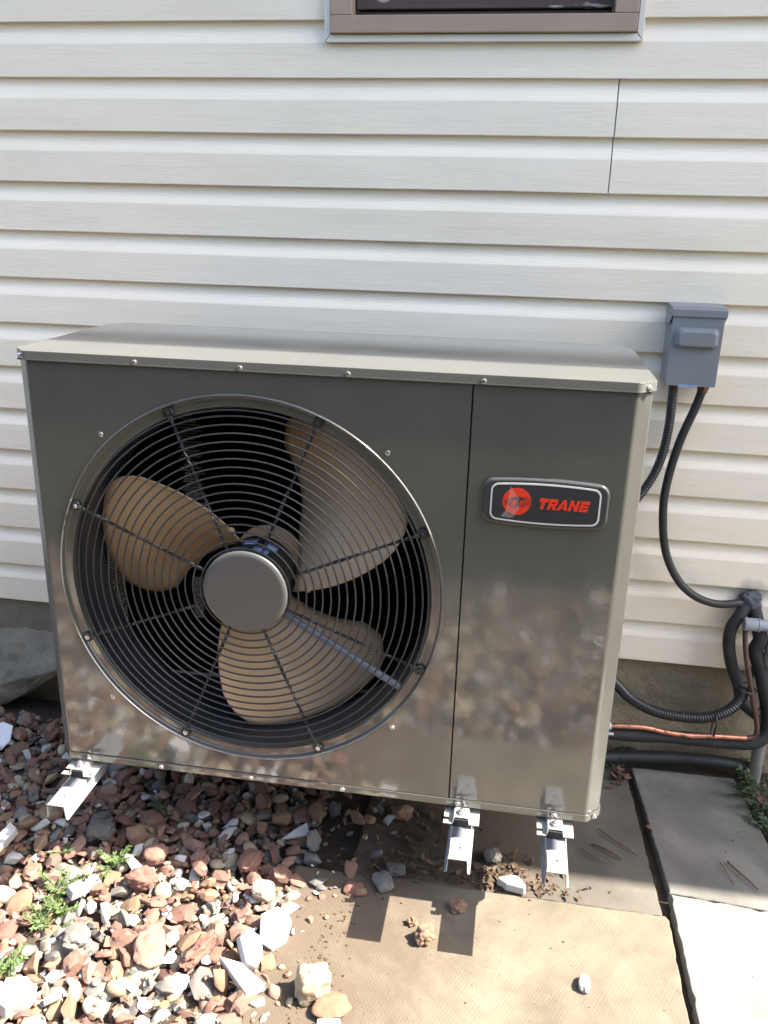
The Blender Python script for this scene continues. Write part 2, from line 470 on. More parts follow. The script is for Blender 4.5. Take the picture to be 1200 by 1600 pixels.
def smooth_path(pts, n=8):
    P = [Vector(p) for p in pts]
    P = [P[0] * 2 - P[1]] + P + [P[-1] * 2 - P[-2]]
    out = []
    for i in range(1, len(P) - 2):
        for k in range(n):
            t = k / n
            a, b, c, d = P[i - 1], P[i], P[i + 1], P[i + 2]
            out.append(0.5 * ((2 * b) + (c - a) * t + (2 * a - 5 * b + 4 * c - d) * t * t + (3 * b - a - 3 * c + d) * t ** 3))
    out.append(P[-2])
    return out

def resample(pts, step):
    pts = [Vector(p) for p in pts]
    L = [0.0]
    for i in range(1, len(pts)): L.append(L[-1] + (pts[i] - pts[i - 1]).length)
    n = max(2, int(L[-1] / step)); out = []; j = 0
    for k in range(n + 1):
        t = L[-1] * k / n
        while j < len(L) - 2 and L[j + 1] < t: j += 1
        f = (t - L[j]) / max(1e-9, L[j + 1] - L[j])
        out.append(pts[j].lerp(pts[j + 1], min(1, max(0, f))))
    return out

def fillet(poly, rads, seg=5):
    out = []
    n = len(poly)
    for i, p in enumerate(poly):
        r = rads[i]
        p = Vector(p); a = (Vector(poly[i - 1]) - p); b = (Vector(poly[(i + 1) % n]) - p)
        if r <= 0:
            out.append((p.x, p.y)); continue
        an = a.angle(b); d = r / math.tan(an / 2)
        d = min(d, a.length * 0.48, b.length * 0.48); r2 = d * math.tan(an / 2)
        a.normalize(); b.normalize()
        s, e = p + a * d, p + b * d
        cc = p + (a + b).normalized() * (r2 / sin(an / 2))
        v0, v1 = s - cc, e - cc
        for k in range(seg + 1):
            v = v0.lerp(v1, k / seg); v = v.normalized() * r2
            out.append((cc.x + v.x, cc.y + v.y))
    return out

def offset_poly(poly, d):
    """outward offset of a counter-clockwise polygon"""
    n = len(poly); out = []
    for i in range(n):
        p = Vector(poly[i]); a = (p - Vector(poly[i - 1])).normalized(); b = (Vector(poly[(i + 1) % n]) - p).normalized()
        na, nb = Vector((a.y, -a.x)), Vector((b.y, -b.x))
        m = (na + nb).normalized(); out.append(tuple(p + m * (d / max(0.5, m.dot(na)))))
    return out

def plate_hole(mb, x0, x1, z0, z1, cx, cz, r, y, n=96, place=None):
    """flat sheet in the plane y with a round hole; place maps (u,v)->(x,y,z) when given"""
    pl = place or (lambda u, v: (u, y, v))
    angs = [2 * pi * i / n for i in range(n)]
    for u, v in ((x0, z0), (x1, z0), (x1, z1), (x0, z1)):
        angs.append(math.atan2(v - cz, u - cx) % (2 * pi))
    angs = sorted(set(round(a, 7) for a in angs)); n = len(angs)
    inn, outp = [], []
    for a in angs:
        c, s = cos(a), sin(a)
        t = min((x1 - cx) / c if c > 1e-9 else ((x0 - cx) / c if c < -1e-9 else 1e9), (z1 - cz) / s if s > 1e-9 else ((z0 - cz) / s if s < -1e-9 else 1e9))
        inn.append(pl(cx + r * c, cz + r * s)); outp.append(pl(cx + t * c, cz + t * s))
    mb.add(inn + outp, [(i, (i + 1) % n, (i + 1) % n + n, i + n) for i in range(n)])

def solidify(o, t, offset=-1.0):
    md = o.modifiers.new('thickness', 'SOLIDIFY'); md.thickness = t; md.offset = offset
    return o

# ------------------------------------------------------------------ the setting: ground
GZ = -0.21                                                # top of the stamped slab
b = MB()
nx = 60
b.add([(-60, -80, -0.262), (60, -80, -0.262), (60, 60, -0.262), (-60, 60, -0.262)], [(0, 1, 2, 3)])
lawn = b.build('lawn', MAT['lawn'], smooth=0); tag(lawn, kind='structure')

def soil_h(x, y):
    h = -0.232 + 0.006 * noise.noise(Vector((x * 6, y * 6, 1.3))) + 0.003 * noise.noise(Vector((x * 25, y * 25, 4)))
    if x < -0.18 and y > 0.25: h -= 0.02 * min(1, (y - 0.25) / 0.15)
    return h
b = MB()
xs = [-1.3 + 0.03 * i for i in range(107)]; ys = [-1.45 + 0.03 * i for i in range(68)]
vs = [(x, y, soil_h(x, y)) for y in ys for x in xs]
b.add(vs, [(j * 107 + i, j * 107 + i + 1, (j + 1) * 107 + i + 1, (j + 1) * 107 + i) for j in range(67) for i in range(106)])
soil = b.build('gravel_bed', MAT['soil']); tag(soil, kind='structure')

def slab(name, poly, z0, z1, mat, rough=0.0015, seed=0):
    """concrete slab with slightly ragged edges and a worn arris"""
    r = random.Random(seed); out = []
    n = len(poly)
    for i in range(n):
        a, c = Vector(poly[i]), Vector(poly[(i + 1) % n]); L = (c - a).length; k = max(1, int(L / 0.012))
        nrm = Vector((c.y - a.y, a.x - c.x)).normalized()
        for j in range(k):
            p = a.lerp(c, j / k)
            d = 0 if j == 0 else (noise.noise(Vector((p.x * 40, p.y * 40, seed))) * rough + (-abs(r.gauss(0, rough * 0.8)) if r.random() < 0.3 else 0))
            out.append(tuple(p + nrm * d))
    b = MB(); m = len(out)
    inner = offset_poly(out, -0.003)
    vs = [(x, y, z0) for x, y in out] + [(x, y, z1 - 0.003 + r.uniform(-0.0008, 0.0008)) for x, y in out] + [(x, y, z1) for x, y in inner]
    fs = [(i, (i + 1) % m, (i + 1) % m + m, i + m) for i in range(m)] + [(i + m, (i + 1) % m + m, (i + 1) % m + 2 * m, i + 2 * m) for i in range(m)]
    fs.append(tuple(range(2 * m, 3 * m)))
    b.add(vs, fs)
    o = b.build(name, mat, smooth=50)
    return tag(o, kind='structure')

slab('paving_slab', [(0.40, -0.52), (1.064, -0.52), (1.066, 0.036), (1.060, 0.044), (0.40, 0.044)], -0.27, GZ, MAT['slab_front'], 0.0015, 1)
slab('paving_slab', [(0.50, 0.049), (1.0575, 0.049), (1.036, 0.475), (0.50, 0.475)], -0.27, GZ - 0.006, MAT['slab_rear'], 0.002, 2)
slab('paving_slab', [(1.0815, -0.52), (1.75, -0.52), (1.75, 0.070), (1.20, 0.089), (1.0755, 0.097)], -0.27, GZ + 0.002, MAT['slab_smooth_sunlit'], 0.0028, 3)
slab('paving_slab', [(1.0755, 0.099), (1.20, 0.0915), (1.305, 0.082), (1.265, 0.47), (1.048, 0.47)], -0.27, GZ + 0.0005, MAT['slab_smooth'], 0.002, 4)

# ------------------------------------------------------------------ the house
house = thing('house', 'house wall clad in cream vinyl siding behind the heat pump, with a brown window', 'house', (0.4, 0.53, -0.26))
E0, ZB, YW = 0.0950, 0.0237, 0.5276

def lap_profile(z):
    """one dutch lap from its bottom lip upwards: (y, z)"""
    pts = [(YW + 0.0092, z + 0.0024), (YW + 0.0005, z), (YW, z + 0.0016), (YW + 0.0006, z + 0.0560), (YW + 0.0016, z + 0.0590)]
    for k in range(1, 6):
        t = k / 5
        pts.append((YW + 0.0016 + 0.0086 * sin(t * pi / 2) ** 1.1, z + 0.0590 + 0.0270 * t))
    pts.append((YW + 0.0103, z + E0 + 0.0024))
    return pts

def siding_panel(k0, pieces, dy=0.0):
    """a double-lap panel whose bottom lip is course k0 (counted from the bottom); pieces are (x0, x1, highest z)"""
    b = MB()
    full = lap_profile(ZB + E0 * k0) + lap_profile(ZB + E0 * (k0 + 1))
    for x0, x1, zmax in pieces:
        prof = [p for p in full if p[1] < zmax]
        n = len(prof); m = max(2, int((x1 - x0) / 0.1)); vs = []
        for i in range(m + 1):
            x = x0 + (x1 - x0) * i / m
            for y, z in prof:
                w = 0.0011 * noise.noise(Vector((x * 1.7, k0 * 3.1, z * 3)))
                vs.append((x, y + dy + w, z + 0.0010 * noise.noise(Vector((x * 2.3, k0 * 5.0, 7)))))
        b.add(vs, [(i * n + j, (i + 1) * n + j, (i + 1) * n + j + 1, i * n + j + 1) for i in range(m) for j in range(n - 1)])
    return b.build('siding_panel', MAT['siding'], house, smooth=28)

k = 0
wx0, wx1 = 0.347, 0.9005            # the window opening
while ZB + E0 * k < 2.5:
    z = ZB + E0 * k
    if k == 10:
        siding_panel(k, [(-4.0, 0.8730, 9)], -0.0012); siding_panel(k, [(0.8750, 6.0, 9)])
    elif z > 1.235:
        siding_panel(k, [(-4.0, wx0 + 0.006, 9)]); siding_panel(k, [(wx1 - 0.006, 6.0, 9)])
    elif z + 2 * E0 > 1.235:         # cut round under the sill
        siding_panel(k, [(-4.0, wx0 + 0.005, 9), (wx0 + 0.005, wx1 - 0.005, 1.2215), (wx1 - 0.005, 6.0, 9)])
    else:
        siding_panel(k, [(-4.0, 6.0, 9)])
    k += 2
# sheathing behind the siding, with the window opening left free
b = MB(); b.box(-4, wx0, 0.5505, 0.60, 0.02, 2.75); b.box(wx1, 6, 0.5505, 0.60, 0.02, 2.75); b.box(wx0, wx1, 0.5505, 0.60, 0.02, 1.22); b.box(wx0, wx1, 0.5505, 0.60, 2.1, 2.75)
b.build('sheathing', MAT['soffit'], house, smooth=0)
# foundation
b = MB()
xs = [-2.0 + 0.02 * i for i in range(201)]; zs = [-0.34 + 0.02 * i for i in range(20)]
def fy(x, z):
    y = 0.548 + 0.006 * noise.noise(Vector((x * 5, z * 8, 0))) + 0.004 * noise.noise(Vector((x * 17, z * 25, 3)))
    if x < -0.12: y -= 0.006
    if z < -0.13 + 0.02 * noise.noise(Vector((x * 7, 0, 5))): y -= 0.010
    return y
b.add([(x, fy(x, z), z) for z in zs for x in xs], [(j * 201 + i, j * 201 + i + 1, (j + 1) * 201 + i + 1, (j + 1) * 201 + i) for j in range(19) for i in range(200)])
b.build('foundation', MAT['foundation'], house, smooth=60)
# eave: soffit, fascia, roof
EY, EZ = 0.083, 2.5
b = MB(); b.box(-4, 7, EY + 0.02, 0.55, EZ + 0.012, EZ + 0.03); b.build('soffit', MAT['soffit'], house, smooth=0)
b = MB(); b.box(-4, 7, EY + 0.002, EY + 0.019, EZ, EZ + 0.15); b.build('fascia', MAT['trim_white'], house, smooth=0)
b = MB(); b.prism_x([(EY - 0.001, EZ + 0.152), (EY - 0.001, EZ + 0.165), (4.5, EZ + 1.9), (4.5, EZ + 1.88)], -4.0, 7.0); b.build('roof', MAT['shingle'], house, smooth=0)
b = MB(); b.box(-4.0, -3.96, 0.61, 4.4, -0.26, EZ); b.box(5.96, 6.0, 0.61, 4.4, -0.26, EZ); b.box(-3.9, 5.9, 4.4, 4.45, -0.26, EZ + 1.8)
b.build('rear_wall', MAT['soffit'], house, smooth=0)

# window: white trim, mauve brown frame, dark peeling sash, pane
win = MB(); FX0, FX1, FZ0, FZ1 = 0.3555, 0.8925, 1.2335, 2.02
t = 0.028
win.box(FX0, FX1, 0.5085, 0.56, FZ0, FZ0 + 0.0285)
win.box(FX0, FX0 + 0.0395, 0.5095, 0.56, FZ0 + 0.029, FZ1); win.box(FX1 - 0.0395, FX1, 0.5095, 0.56, FZ0 + 0.029, FZ1)
win.box(FX0 + 0.040, FX1 - 0.040, 0.5095, 0.56, FZ1 - 0.03, FZ1)
window = win.build('window', MAT['mauve'], house, bevel=0.0015)
b = MB(); tx0, tx1, tz0, tz1 = 0.3435, 0.9045, 1.2205, 2.035
def trim(b, pts):
    b.add([(p[0], 0.5165, p[1]) for p in pts] + [(p[0], 0.535, p[1]) for p in pts], [(0, 1, 2, 3), (0, 4, 5, 1), (1, 5, 6, 2), (2, 6, 7, 3), (3, 7, 4, 0)])
trim(b, [(tx0, tz0), (tx1, tz0), (FX1 + 0.0008, FZ0 - 0.0008), (FX0 - 0.0008, FZ0 - 0.0008)])
trim(b, [(tx1 + 0.0006, tz0 + 0.0006), (tx1 + 0.0006, tz1), (FX1 + 0.0014, FZ1), (FX1 + 0.0014, FZ0)])
trim(b, [(tx0 - 0.0006, tz1), (tx0 - 0.0006, tz0 + 0.0006), (FX0 - 0.0014, FZ0), (FX0 - 0.0014, FZ1)])
trim(b, [(FX0, FZ1 + 0.001), (FX1, FZ1 + 0.001), (tx1, tz1), (tx0, tz1)])
b.build('trim', MAT['trim_white'], window, smooth=0, bevel=0.0012)
b = MB()
b.box(0.398, 0.850, 0.545, 0.565, 1.2635, 1.2735)
b.box(0.398, 0.850, 0.538, 0.565, 1.2765, 1.340); b.box(0.398, 0.440, 0.541, 0.565, 1.3405, 1.99); b.box(0.808, 0.850, 0.541, 0.565, 1.3405, 1.99)
b.build('sash', MAT['peeling'], window, bevel=0.001)
b = MB(); b.box(0.4405, 0.8075, 0.552, 0.556, 1.3405, 1.99); b.build('pane', MAT['glass'], window, smooth=0)

# blockers added behind the viewer to cut sky light, and reflected: fence, evergreens
fence = thing('sky_blocker_fence', 'dark board fence added unseen behind the viewer to block low sky light', 'fence', (0.5, -3.3, -0.26))
b = MB(); b.box(-0.07, 0.07, -0.010, 0.010, 0, 1.85)
bd = b.build('board', MAT['fence'], None, smooth=0, bevel=0.003); bd.parent = fence; bd.location = (-4.0, 0, 0)
for i in range(1, 58):
    c = bd.copy(); COL.objects.link(c); c.parent = fence; c.location = (-4.0 + 0.146 * i, rng.uniform(-.003, .003), rng.uniform(-.01, .01))
b = MB(); b.box(-3.6, 4.9, -3.36, -3.313, 0.15, 0.24); b.box(-3.6, 4.9, -3.36, -3.313, 1.2, 1.29); b.build('rail', MAT['fence'], fence, smooth=0)
for i, (x, y, h) in enumerate(((-2.6, -4.6, 4.9), (-0.9, -4.9, 5.5), (0.9, -4.7, 5.0), (2.7, -5.0, 5.7), (4.4, -4.6, 4.8))):
    tr = thing('sky_blocker_tree', 'tall dark evergreen added unseen beyond the fence to block sky light, number %s from the left' % ('one', 'two', 'three', 'four', 'five')[i], 'tree', (x, y, -0.26), 'added evergreens blocking sky light')
    tb = MB(); tb.tube([(x, y, -0.26), (x, y, h * 0.5), (x, y, h * 0.95)], 0.1, 10, True, [0.13, 0.08, 0.02]); tb.build('trunk', MAT['twig'], tr)
    cb = MB(); r5 = random.Random(50 + i)
    for _ in range(2600):
        z = r5.uniform(0.15, h); a = r5.uniform(0, 6.28); R = 1.05 * (1 - (z / h) ** 1.8) * r5.uniform(0.55, 1.0) + 0.05
        c = Vector((x + R * cos(a), y + R * sin(a), z)); d1 = Vector((r5.gauss(0, 1), r5.gauss(0, 1), r5.gauss(0, .6))).normalized() * 0.16; d2 = Vector((r5.gauss(0, 1), r5.gauss(0, 1), r5.gauss(0, 1))).normalized() * 0.09
        cb.add([c - d1, c + d2, c + d1, c - d2], [(0, 1, 2, 3)])
    cb.build('crown', MAT['leaf_dark'], tr, smooth=0)

# lump of broken concrete against the wall on the left
def rock(b, c, size, seed, sub=3, rough=0.35, freq=2.0, cut=0.0, rot=0.0, tilt=(0, 0)):
    bm = bmesh.new(); bmesh.ops.create_icosphere(bm, subdivisions=sub, radius=1.0)
    M = Euler((tilt[0], tilt[1], rot)).to_matrix()
    vs = []
    for v in bm.verts:
        p = v.co.copy()
        if cut:                                   # squarish block instead of a ball
            m = max(abs(p.x), abs(p.y), abs(p.z)); p = p.lerp(p / m, cut)
        d = 1 + rough * noise.noise(p * freq + Vector((seed * 7.1, seed * 3.3, seed))) + rough * 0.4 * noise.noise(p * freq * 3 + Vector((seed, 5, 2)))
        p = Vector((p.x * d * size[0], p.y * d * size[1], p.z * d * size[2]))
        vs.append(M @ p + Vector(c))
    fs = [tuple(v.index for v in f.verts) for f in bm.faces]
    bm.free(); b.add(vs, fs)
b = MB(); nxl, ntl = 150, 70; vs = []
for i in range(nxl + 1):
    x = -0.82 + 0.62 * i / nxl
    zb = -0.245 + 0.115 * min(1, max(0, (x + 0.46) / 0.18))          # ragged underside rises to the right
    key = [(0.560, -0.058), (0.480, -0.072 + 0.01 * noise.noise(Vector((x * 9, 0, 0)))), (0.445, zb * 0.55 - 0.035), (0.452, zb + 0.01), (0.485, zb - 0.004), (0.560, zb - 0.012)]
    for q in range(ntl + 1):
        t = q / ntl * (len(key) - 1); k0 = min(int(t), len(key) - 2); f = t - k0
        y = key[k0][0] + (key[k0 + 1][0] - key[k0][0]) * f; z = key[k0][1] + (key[k0 + 1][1] - key[k0][1]) * f
        p = Vector((x, y, z))
        d = 0.010 * noise.noise(p * 13) + 0.006 * noise.noise(p * 38 + Vector((3, 1, 2))) + 0.0035 * noise.noise(p * 95) + 0.002 * noise.noise(p * 210)
        vs.append((x, y - d * 0.8, z + d * 0.6))
b.add(vs, [(i * (ntl + 1) + q, (i + 1) * (ntl + 1) + q, (i + 1) * (ntl + 1) + q + 1, i * (ntl + 1) + q + 1) for i in range(nxl) for q in range(ntl)])
o = rebase(b.build('concrete_lump', MAT['rough_concrete'], smooth=50))
tag(o, 'big rough grey lump of concrete at the wall foot, left of the heat pump', 'concrete block')

# ------------------------------------------------------------------ the heat pump
HW, HH, CH, HD, SEAM = 0.900, 0.7230, 0.0225, 0.345, 0.6755
FCX, FCZ = 0.3354, 0.3593
pump = thing('heat_pump', 'taupe grey outdoor heat pump with a round fan grille, hung on the wall brackets', 'heat pump', (0.45, 0.17, 0.0))
corner = [(-CH, CH), (0, 0), (HW, 0), (HW + CH, CH), (HW + CH, HD - 0.03), (HW + CH - 0.03, HD), (-CH + 0.03, HD), (-CH, HD - 0.03)]
PLAN = fillet(corner, [0.004, 0.008, 0.0095, 0.007, 0.015, 0.015, 0.015, 0.015], 5)

def wall_strip(b, pts, z0, z1):
    n = len(pts)
    b.add([(x, y, z0) for x, y in pts] + [(x, y, z1) for x, y in pts], [(i, i + 1, i + 1 + n, i + n) for i in range(n - 1)])

# base pan with a thin bright top edge
b = MB()
op = offset_poly(PLAN, 0.0022); ip = offset_poly(PLAN, 0.0006); n = len(op)
lay = [(op, 0.0), (op, 0.0115), (offset_poly(PLAN, 0.0018), 0.0124), (ip, 0.0126)]
vs = [(x, y, z) for p, z in lay for x, y in p]
fs = [(k * n + i, k * n + (i + 1) % n, (k + 1) * n + (i + 1) % n, (k + 1) * n + i) for k in range(3) for i in range(n)]
fs.append(tuple(range(n - 1, -1, -1)))
b.add(vs, fs); b.build('base_pan', MAT['cabinet'], pump, smooth=40)

# fan panel with the round opening
b = MB(); plate_hole(b, 0.0025, SEAM - 0.0012, 0.0132, HH - 0.013, FCX, FCZ, 0.3155, 0.0, 128)
rim = [(0.0025, 0.0132), (SEAM - 0.0012, 0.0132), (SEAM - 0.0012, HH - 0.013), (0.0025, HH - 0.013)]
for i in range(4):
    p, q2 = rim[i], rim[(i + 1) % 4]
    b.add([(p[0], 0, p[1]), (q2[0], 0, q2[1]), (q2[0], 0.014, q2[1]), (p[0], 0.014, p[1])], [(0, 3, 2, 1)])
b.build('fan_panel', MAT['cabinet'], pump, smooth=40)
# pressed ring round the opening: raised bead, then a sloped ledge that carries the grille
b = MB()
prof = [(0.3156, 0.0), (0.3152, -0.0022), (0.3140, -0.0034), (0.3124, -0.0034), (0.3112, -0.0020), (0.3102, 0.0026), (0.3090, 0.0042), (0.3084, 0.0045), (0.3074, 0.00452), (0.2975, 0.0047), (0.2962, 0.0048), (0.2940, 0.0062), (0.2925, 0.0105)]
b.lathe_y(FCX, FCZ, prof, 144); b.build('opening_ring', MAT['cabinet'], pump, smooth=40)
b = MB(); prof = [(0.2925, 0.0107), (0.2900, 0.018), (0.2885, 0.035), (0.2880, 0.060), (0.2885, 0.098), (0.2915, 0.106), (0.298, 0.108)]
b.lathe_y(FCX, FCZ, prof, 144); b.build('shroud', MAT['shroud'], pump, smooth=40)
# service panel wrapping round the right corner to the side
right = [(SEAM + 0.0012, 0.0)] + [p for p in PLAN if p[0] > HW - 0.03 and p[1] < HD - 0.031]
i0 = PLAN.index(right[1])
right = [(SEAM + 0.0012, 0.010), (SEAM + 0.0012, 0.0)]
for p in PLAN[i0:]:
    if p[0] < HW - 0.02: break
    right.append(p)
b = MB(); wall_strip(b, right, 0.0132, HH - 0.013); b.build('service_panel', MAT['cabinet'], pump, smooth=50)
# left corner post and rear
k_end = len(right) - 2 + i0
left = PLAN[k_end - 0:] + PLAN[:i0]
b = MB(); wall_strip(b, [p for p in PLAN[k_end:]] + [p for p in PLAN[:i0] if p[0] < 0.0022], 0.0132, HH - 0.013)
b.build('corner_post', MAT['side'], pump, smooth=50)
b = MB(); b.box(SEAM - 0.006, SEAM + 0.006, 0.012, 0.016, 0.014, HH - 0.014); b.box(SEAM - 0.012, SEAM - 0.010, 0.02, HD - 0.01, 0.014, HH - 0.014)
b.build('bulkhead', MAT['black'], pump, smooth=0)
# lid
b = MB(); lay = []
for d, z in ((0.0022, HH - 0.0146), (0.0040, HH - 0.0144), (0.0041, HH - 0.0128), (0.0036, HH - 0.0118), (0.0036, HH - 0.0016), (0.0031, HH - 0.0005), (0.0020, HH)):
    lay.append((offset_poly(PLAN, d), z))
vs = [(x, y + (0.0 if y < 0.2 else 0.006), z) for p, z in lay for x, y in p]
fs = [(k * n + i, k * n + (i + 1) % n, (k + 1) * n + (i + 1) % n, (k + 1) * n + i) for k in range(len(lay) - 1) for i in range(n)]
fs.append(tuple(range((len(lay) - 1) * n, len(lay) * n)))
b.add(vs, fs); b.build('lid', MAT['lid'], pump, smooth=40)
b = MB(); b.box(-CH + 0.005, HW + CH - 0.005, 0.006, HD - 0.006, HH - 0.016, HH - 0.0142); b.build('lid_liner', MAT['black'], pump, smooth=0)

# coil behind the fan: fins along the left and back, plus bright hairpin ends
b = MB()
for i in range(150):
    z = 0.02 + i * 0.0045
    b.add([(-0.012, 0.03, z), (0.012, 0.03, z), (0.012, 0.290, z), (0.030, 0.308, z), (0.655, 0.308, z), (0.655, 0.332, z), (0.015, 0.332, z), (-0.012, 0.305, z)], [(0, 1, 2, 7), (2, 3, 6, 7), (3, 4, 5, 6)])
coil = b.build('coil', MAT['fin'], pump, smooth=0); coil['kind'] = 'stuff'
b = MB(); b.box(-0.016, -0.014, 0.02, HD - 0.02, 0.014, HH - 0.016); b.box(-0.010, 0.66, 0.336, 0.339, 0.014, HH - 0.016)
b.build('rear_grille', MAT['black'], pump, smooth=0)
b = MB()
for i in range(42):
    z = 0.362 + i * 0.0056; x = 0.118 + 0.006 * sin(i * 1.7)
    b.box(x, x + 0.032 + 0.008 * sin(i * 2.9), 0.292, 0.3005, z, z + 0.0019)
for i in range(16):
    z = 0.148 + i * 0.0056
    b.box(0.126, 0.146, 0.292, 0.3005, z, z + 0.0022)
for i in range(46):
    z = 0.17 + i * 0.0056
    b.add([(0.0128, 0.17, z), (0.030, 0.200, z + 0.008), (0.030, 0.200, z + 0.0098), (0.0128, 0.17, z + 0.0020)], [(0, 1, 2, 3)])
hp = b.build('coil_tubes', MAT['hairpin'], pump, smooth=60); hp['kind'] = 'stuff'

# fan blades: one built, the others copied
def blade_mesh():
    b = MB(); NU, NV = 26, 18
    vs = []
    for j in range(NV + 1):
        v = j / NV
        for i in range(NU + 1):
            u = i / NU
            lead = -14 + 29 * v ** 0.75          # degrees, clockwise edge
            trail = 46 + 38 * min(1, v * 1.3) ** 0.8
            th = lead + (trail - lead) * u
            rmax = 0.284 - 0.060 * max(0, (0.26 - u) / 0.26) ** 2.2 - 0.045 * max(0, (u - 0.80) / 0.20) ** 2.2
            r = 0.066 + (rmax - 0.066) * v
            y = 0.034 + 0.128 * u - 0.014 * sin(pi * u) + 0.016 * (1 - v) * (0.55 - u)
            a = radians(th)
            vs.append((FCX + r * cos(a), y, FCZ + r * sin(a)))
    b.add(vs, [(j * (NU + 1) + i, j * (NU + 1) + i + 1, (j + 1) * (NU + 1) + i + 1, (j + 1) * (NU + 1) + i) for j in range(NV) for i in range(NU)])
    for rr, aa, yy in ((0.090, -6, 0.0440), (0.094, 12, 0.0620)):
        b.ball((FCX + rr * cos(radians(aa)), yy, FCZ + rr * sin(radians(aa))), 0.0052, 8, 5, (1, 0.5, 1))
    return b
fan0 = MB(); fan0.lathe_y(FCX, FCZ, [(0.0, 0.128), (0.055, 0.128), (0.062, 0.131), (0.062, 0.137), (0.0, 0.139)], 40)
fan = fan0.build('fan', MAT['blade'], pump)
blade0 = blade_mesh().build('fan_blade', MAT['blade'], fan, smooth=60)
solidify(blade0, 0.0018, 0)
FCL = Vector((FCX, 0, FCZ))
# put the blade's origin at the hub so that copies only turn
loc = FCL - OFF[fan]
for v in blade0.data.vertices: v.co -= loc
blade0.location = loc
for kk in (1, 2):
    c = blade0.copy(); COL.objects.link(c); c.parent = fan; c.rotation_euler = (0, -radians(120 * kk), 0)

# motor hung on the grille, with its blue label
b = MB(); b.lathe_y(FCX, FCZ, [(0.0, 0.004), (0.056, 0.004), (0.062, 0.008), (0.062, 0.030), (0.064, 0.031), (0.064, 0.034), (0.062, 0.035), (0.062, 0.082), (0.058, 0.088), (0.018, 0.090), (0.014, 0.130)], 48)
motor = b.build('fan_motor', MAT['motor'], pump)
for a0, a1, y0, y1 in ((62, 84, 0.012, 0.034), (86, 104, 0.036, 0.062), (54, 70, 0.038, 0.058)):
    b = MB(); vs = []
    for i in range(9):
        a = radians(a0 + (a1 - a0) * i / 8)
        vs += [(FCX + 0.0645 * cos(a), y0, FCZ + 0.0645 * sin(a)), (FCX + 0.0645 * cos(a), y1, FCZ + 0.0645 * sin(a))]
    b.add(vs, [(2 * i, 2 * i + 1, 2 * i + 3, 2 * i + 2) for i in range(8)])
    solidify(b.build('label_sticker', MAT['label_blue'], motor), 0.0003, 1.0)

# wire grille: rings, twisted spokes with eyelets and screws, hub cap
g = MB(); g.lathe_y(FCX, FCZ, [(0.0, -0.001), (0.066, -0.001), (0.070, 0.002), (0.070, 0.005), (0.0, 0.006)], 64)
guard = g.build('fan_guard', MAT['black_wire'], pump)
RINGS = [0.0738 + 0.01305 * i for i in range(16)] + [0.2825, 0.2915]
def torus(b, R, r, y, n=144, m=7):
    vs, fs = [], []
    for i in range(n):
        a = 2 * pi * i / n
        for j in range(m):
            c = 2 * pi * j / m
            vs.append((FCX + (R + r * cos(c)) * cos(a), y + r * sin(c), FCZ + (R + r * cos(c)) * sin(a)))
    for i in range(n):
        for j in range(m):
            fs.append((i * m + j, ((i + 1) % n) * m + j, ((i + 1) % n) * m + (j + 1) % m, i * m + (j + 1) % m))
    b.add(vs, fs)
for R in RINGS:
    b = MB(); torus(b, R, 0.00148, -0.0052 + 0.004 * (R / 0.29) ** 3); b.build('guard_ring', MAT['black_wire'], guard, smooth=80)
for a in (112, 67.2, 23.2, -21.6, -67.4, -112.7, -157.9, 156.6):
    ca, sa = cos(radians(a)), sin(radians(a))
    b = MB()
    for ph in (0, pi):
        pts = []
        for i in range(90):
            r = 0.068 + (0.297 - 0.068) * i / 89
            t = 2 * pi * (r / 0.024) + ph; e = 0.0015
            y0 = -0.0022 + 0.004 * (r / 0.29) ** 3
            pts.append((FCX + r * ca - sa * e * cos(t), y0 + e * sin(t) * 0.8, FCZ + r * sa + ca * e * cos(t)))
        b.tube(pts, 0.00155, 6)
    cx, cz = FCX + 0.3027 * ca, FCZ + 0.3027 * sa
    b.lathe_y(cx, cz, [(0.0030, -0.0004), (0.0074, -0.0010), (0.0086, 0.0005), (0.0086, 0.0040)], 22)
    b.tube([(FCX + 0.286 * ca, 0.0012, FCZ + 0.286 * sa), (FCX + 0.297 * ca, 0.0012, FCZ + 0.297 * sa)], 0.0046, 8, True, [0.0026, 0.0050])
    b.build('spoke', MAT['black_wire'], guard, smooth=50)
    b = MB(); b.lathe_y(cx, cz, [(0.0, -0.0040), (0.0022, -0.0038), (0.0024, -0.0016), (0.0040, -0.0014), (0.0042, 0.002)], 14)
    b.build('guard_screw', MAT['zinc'] if a in (-157.9, 156.6, -112.7, -67.4) else MAT['darkscrew'], guard, smooth=40)
b = MB(); b.lathe_y(FCX, FCZ, [(0.0, -0.0098), (0.061, -0.0097), (0.0630, -0.0096), (0.0672, -0.0088), (0.0694, -0.0066), (0.0700, -0.002)], 96)
b.build('hub_cap', MAT['hubcap'], guard, smooth=40)
# grey slotted tube carrying the motor lead, clipped behind the grille
p0, p1 = Vector((0.380, 0.011, 0.327)), Vector((0.588, 0.014, 0.2035))
b = MB(); pts = [p0.lerp(p1, i / 60) for i in range(61)]
b.tube(pts, 0.0062, 14, True, [0.0062 if i % 6 else 0.0057 for i in range(61)])
b.build('cable_tube', MAT['tube_grey'], pump, smooth=50)

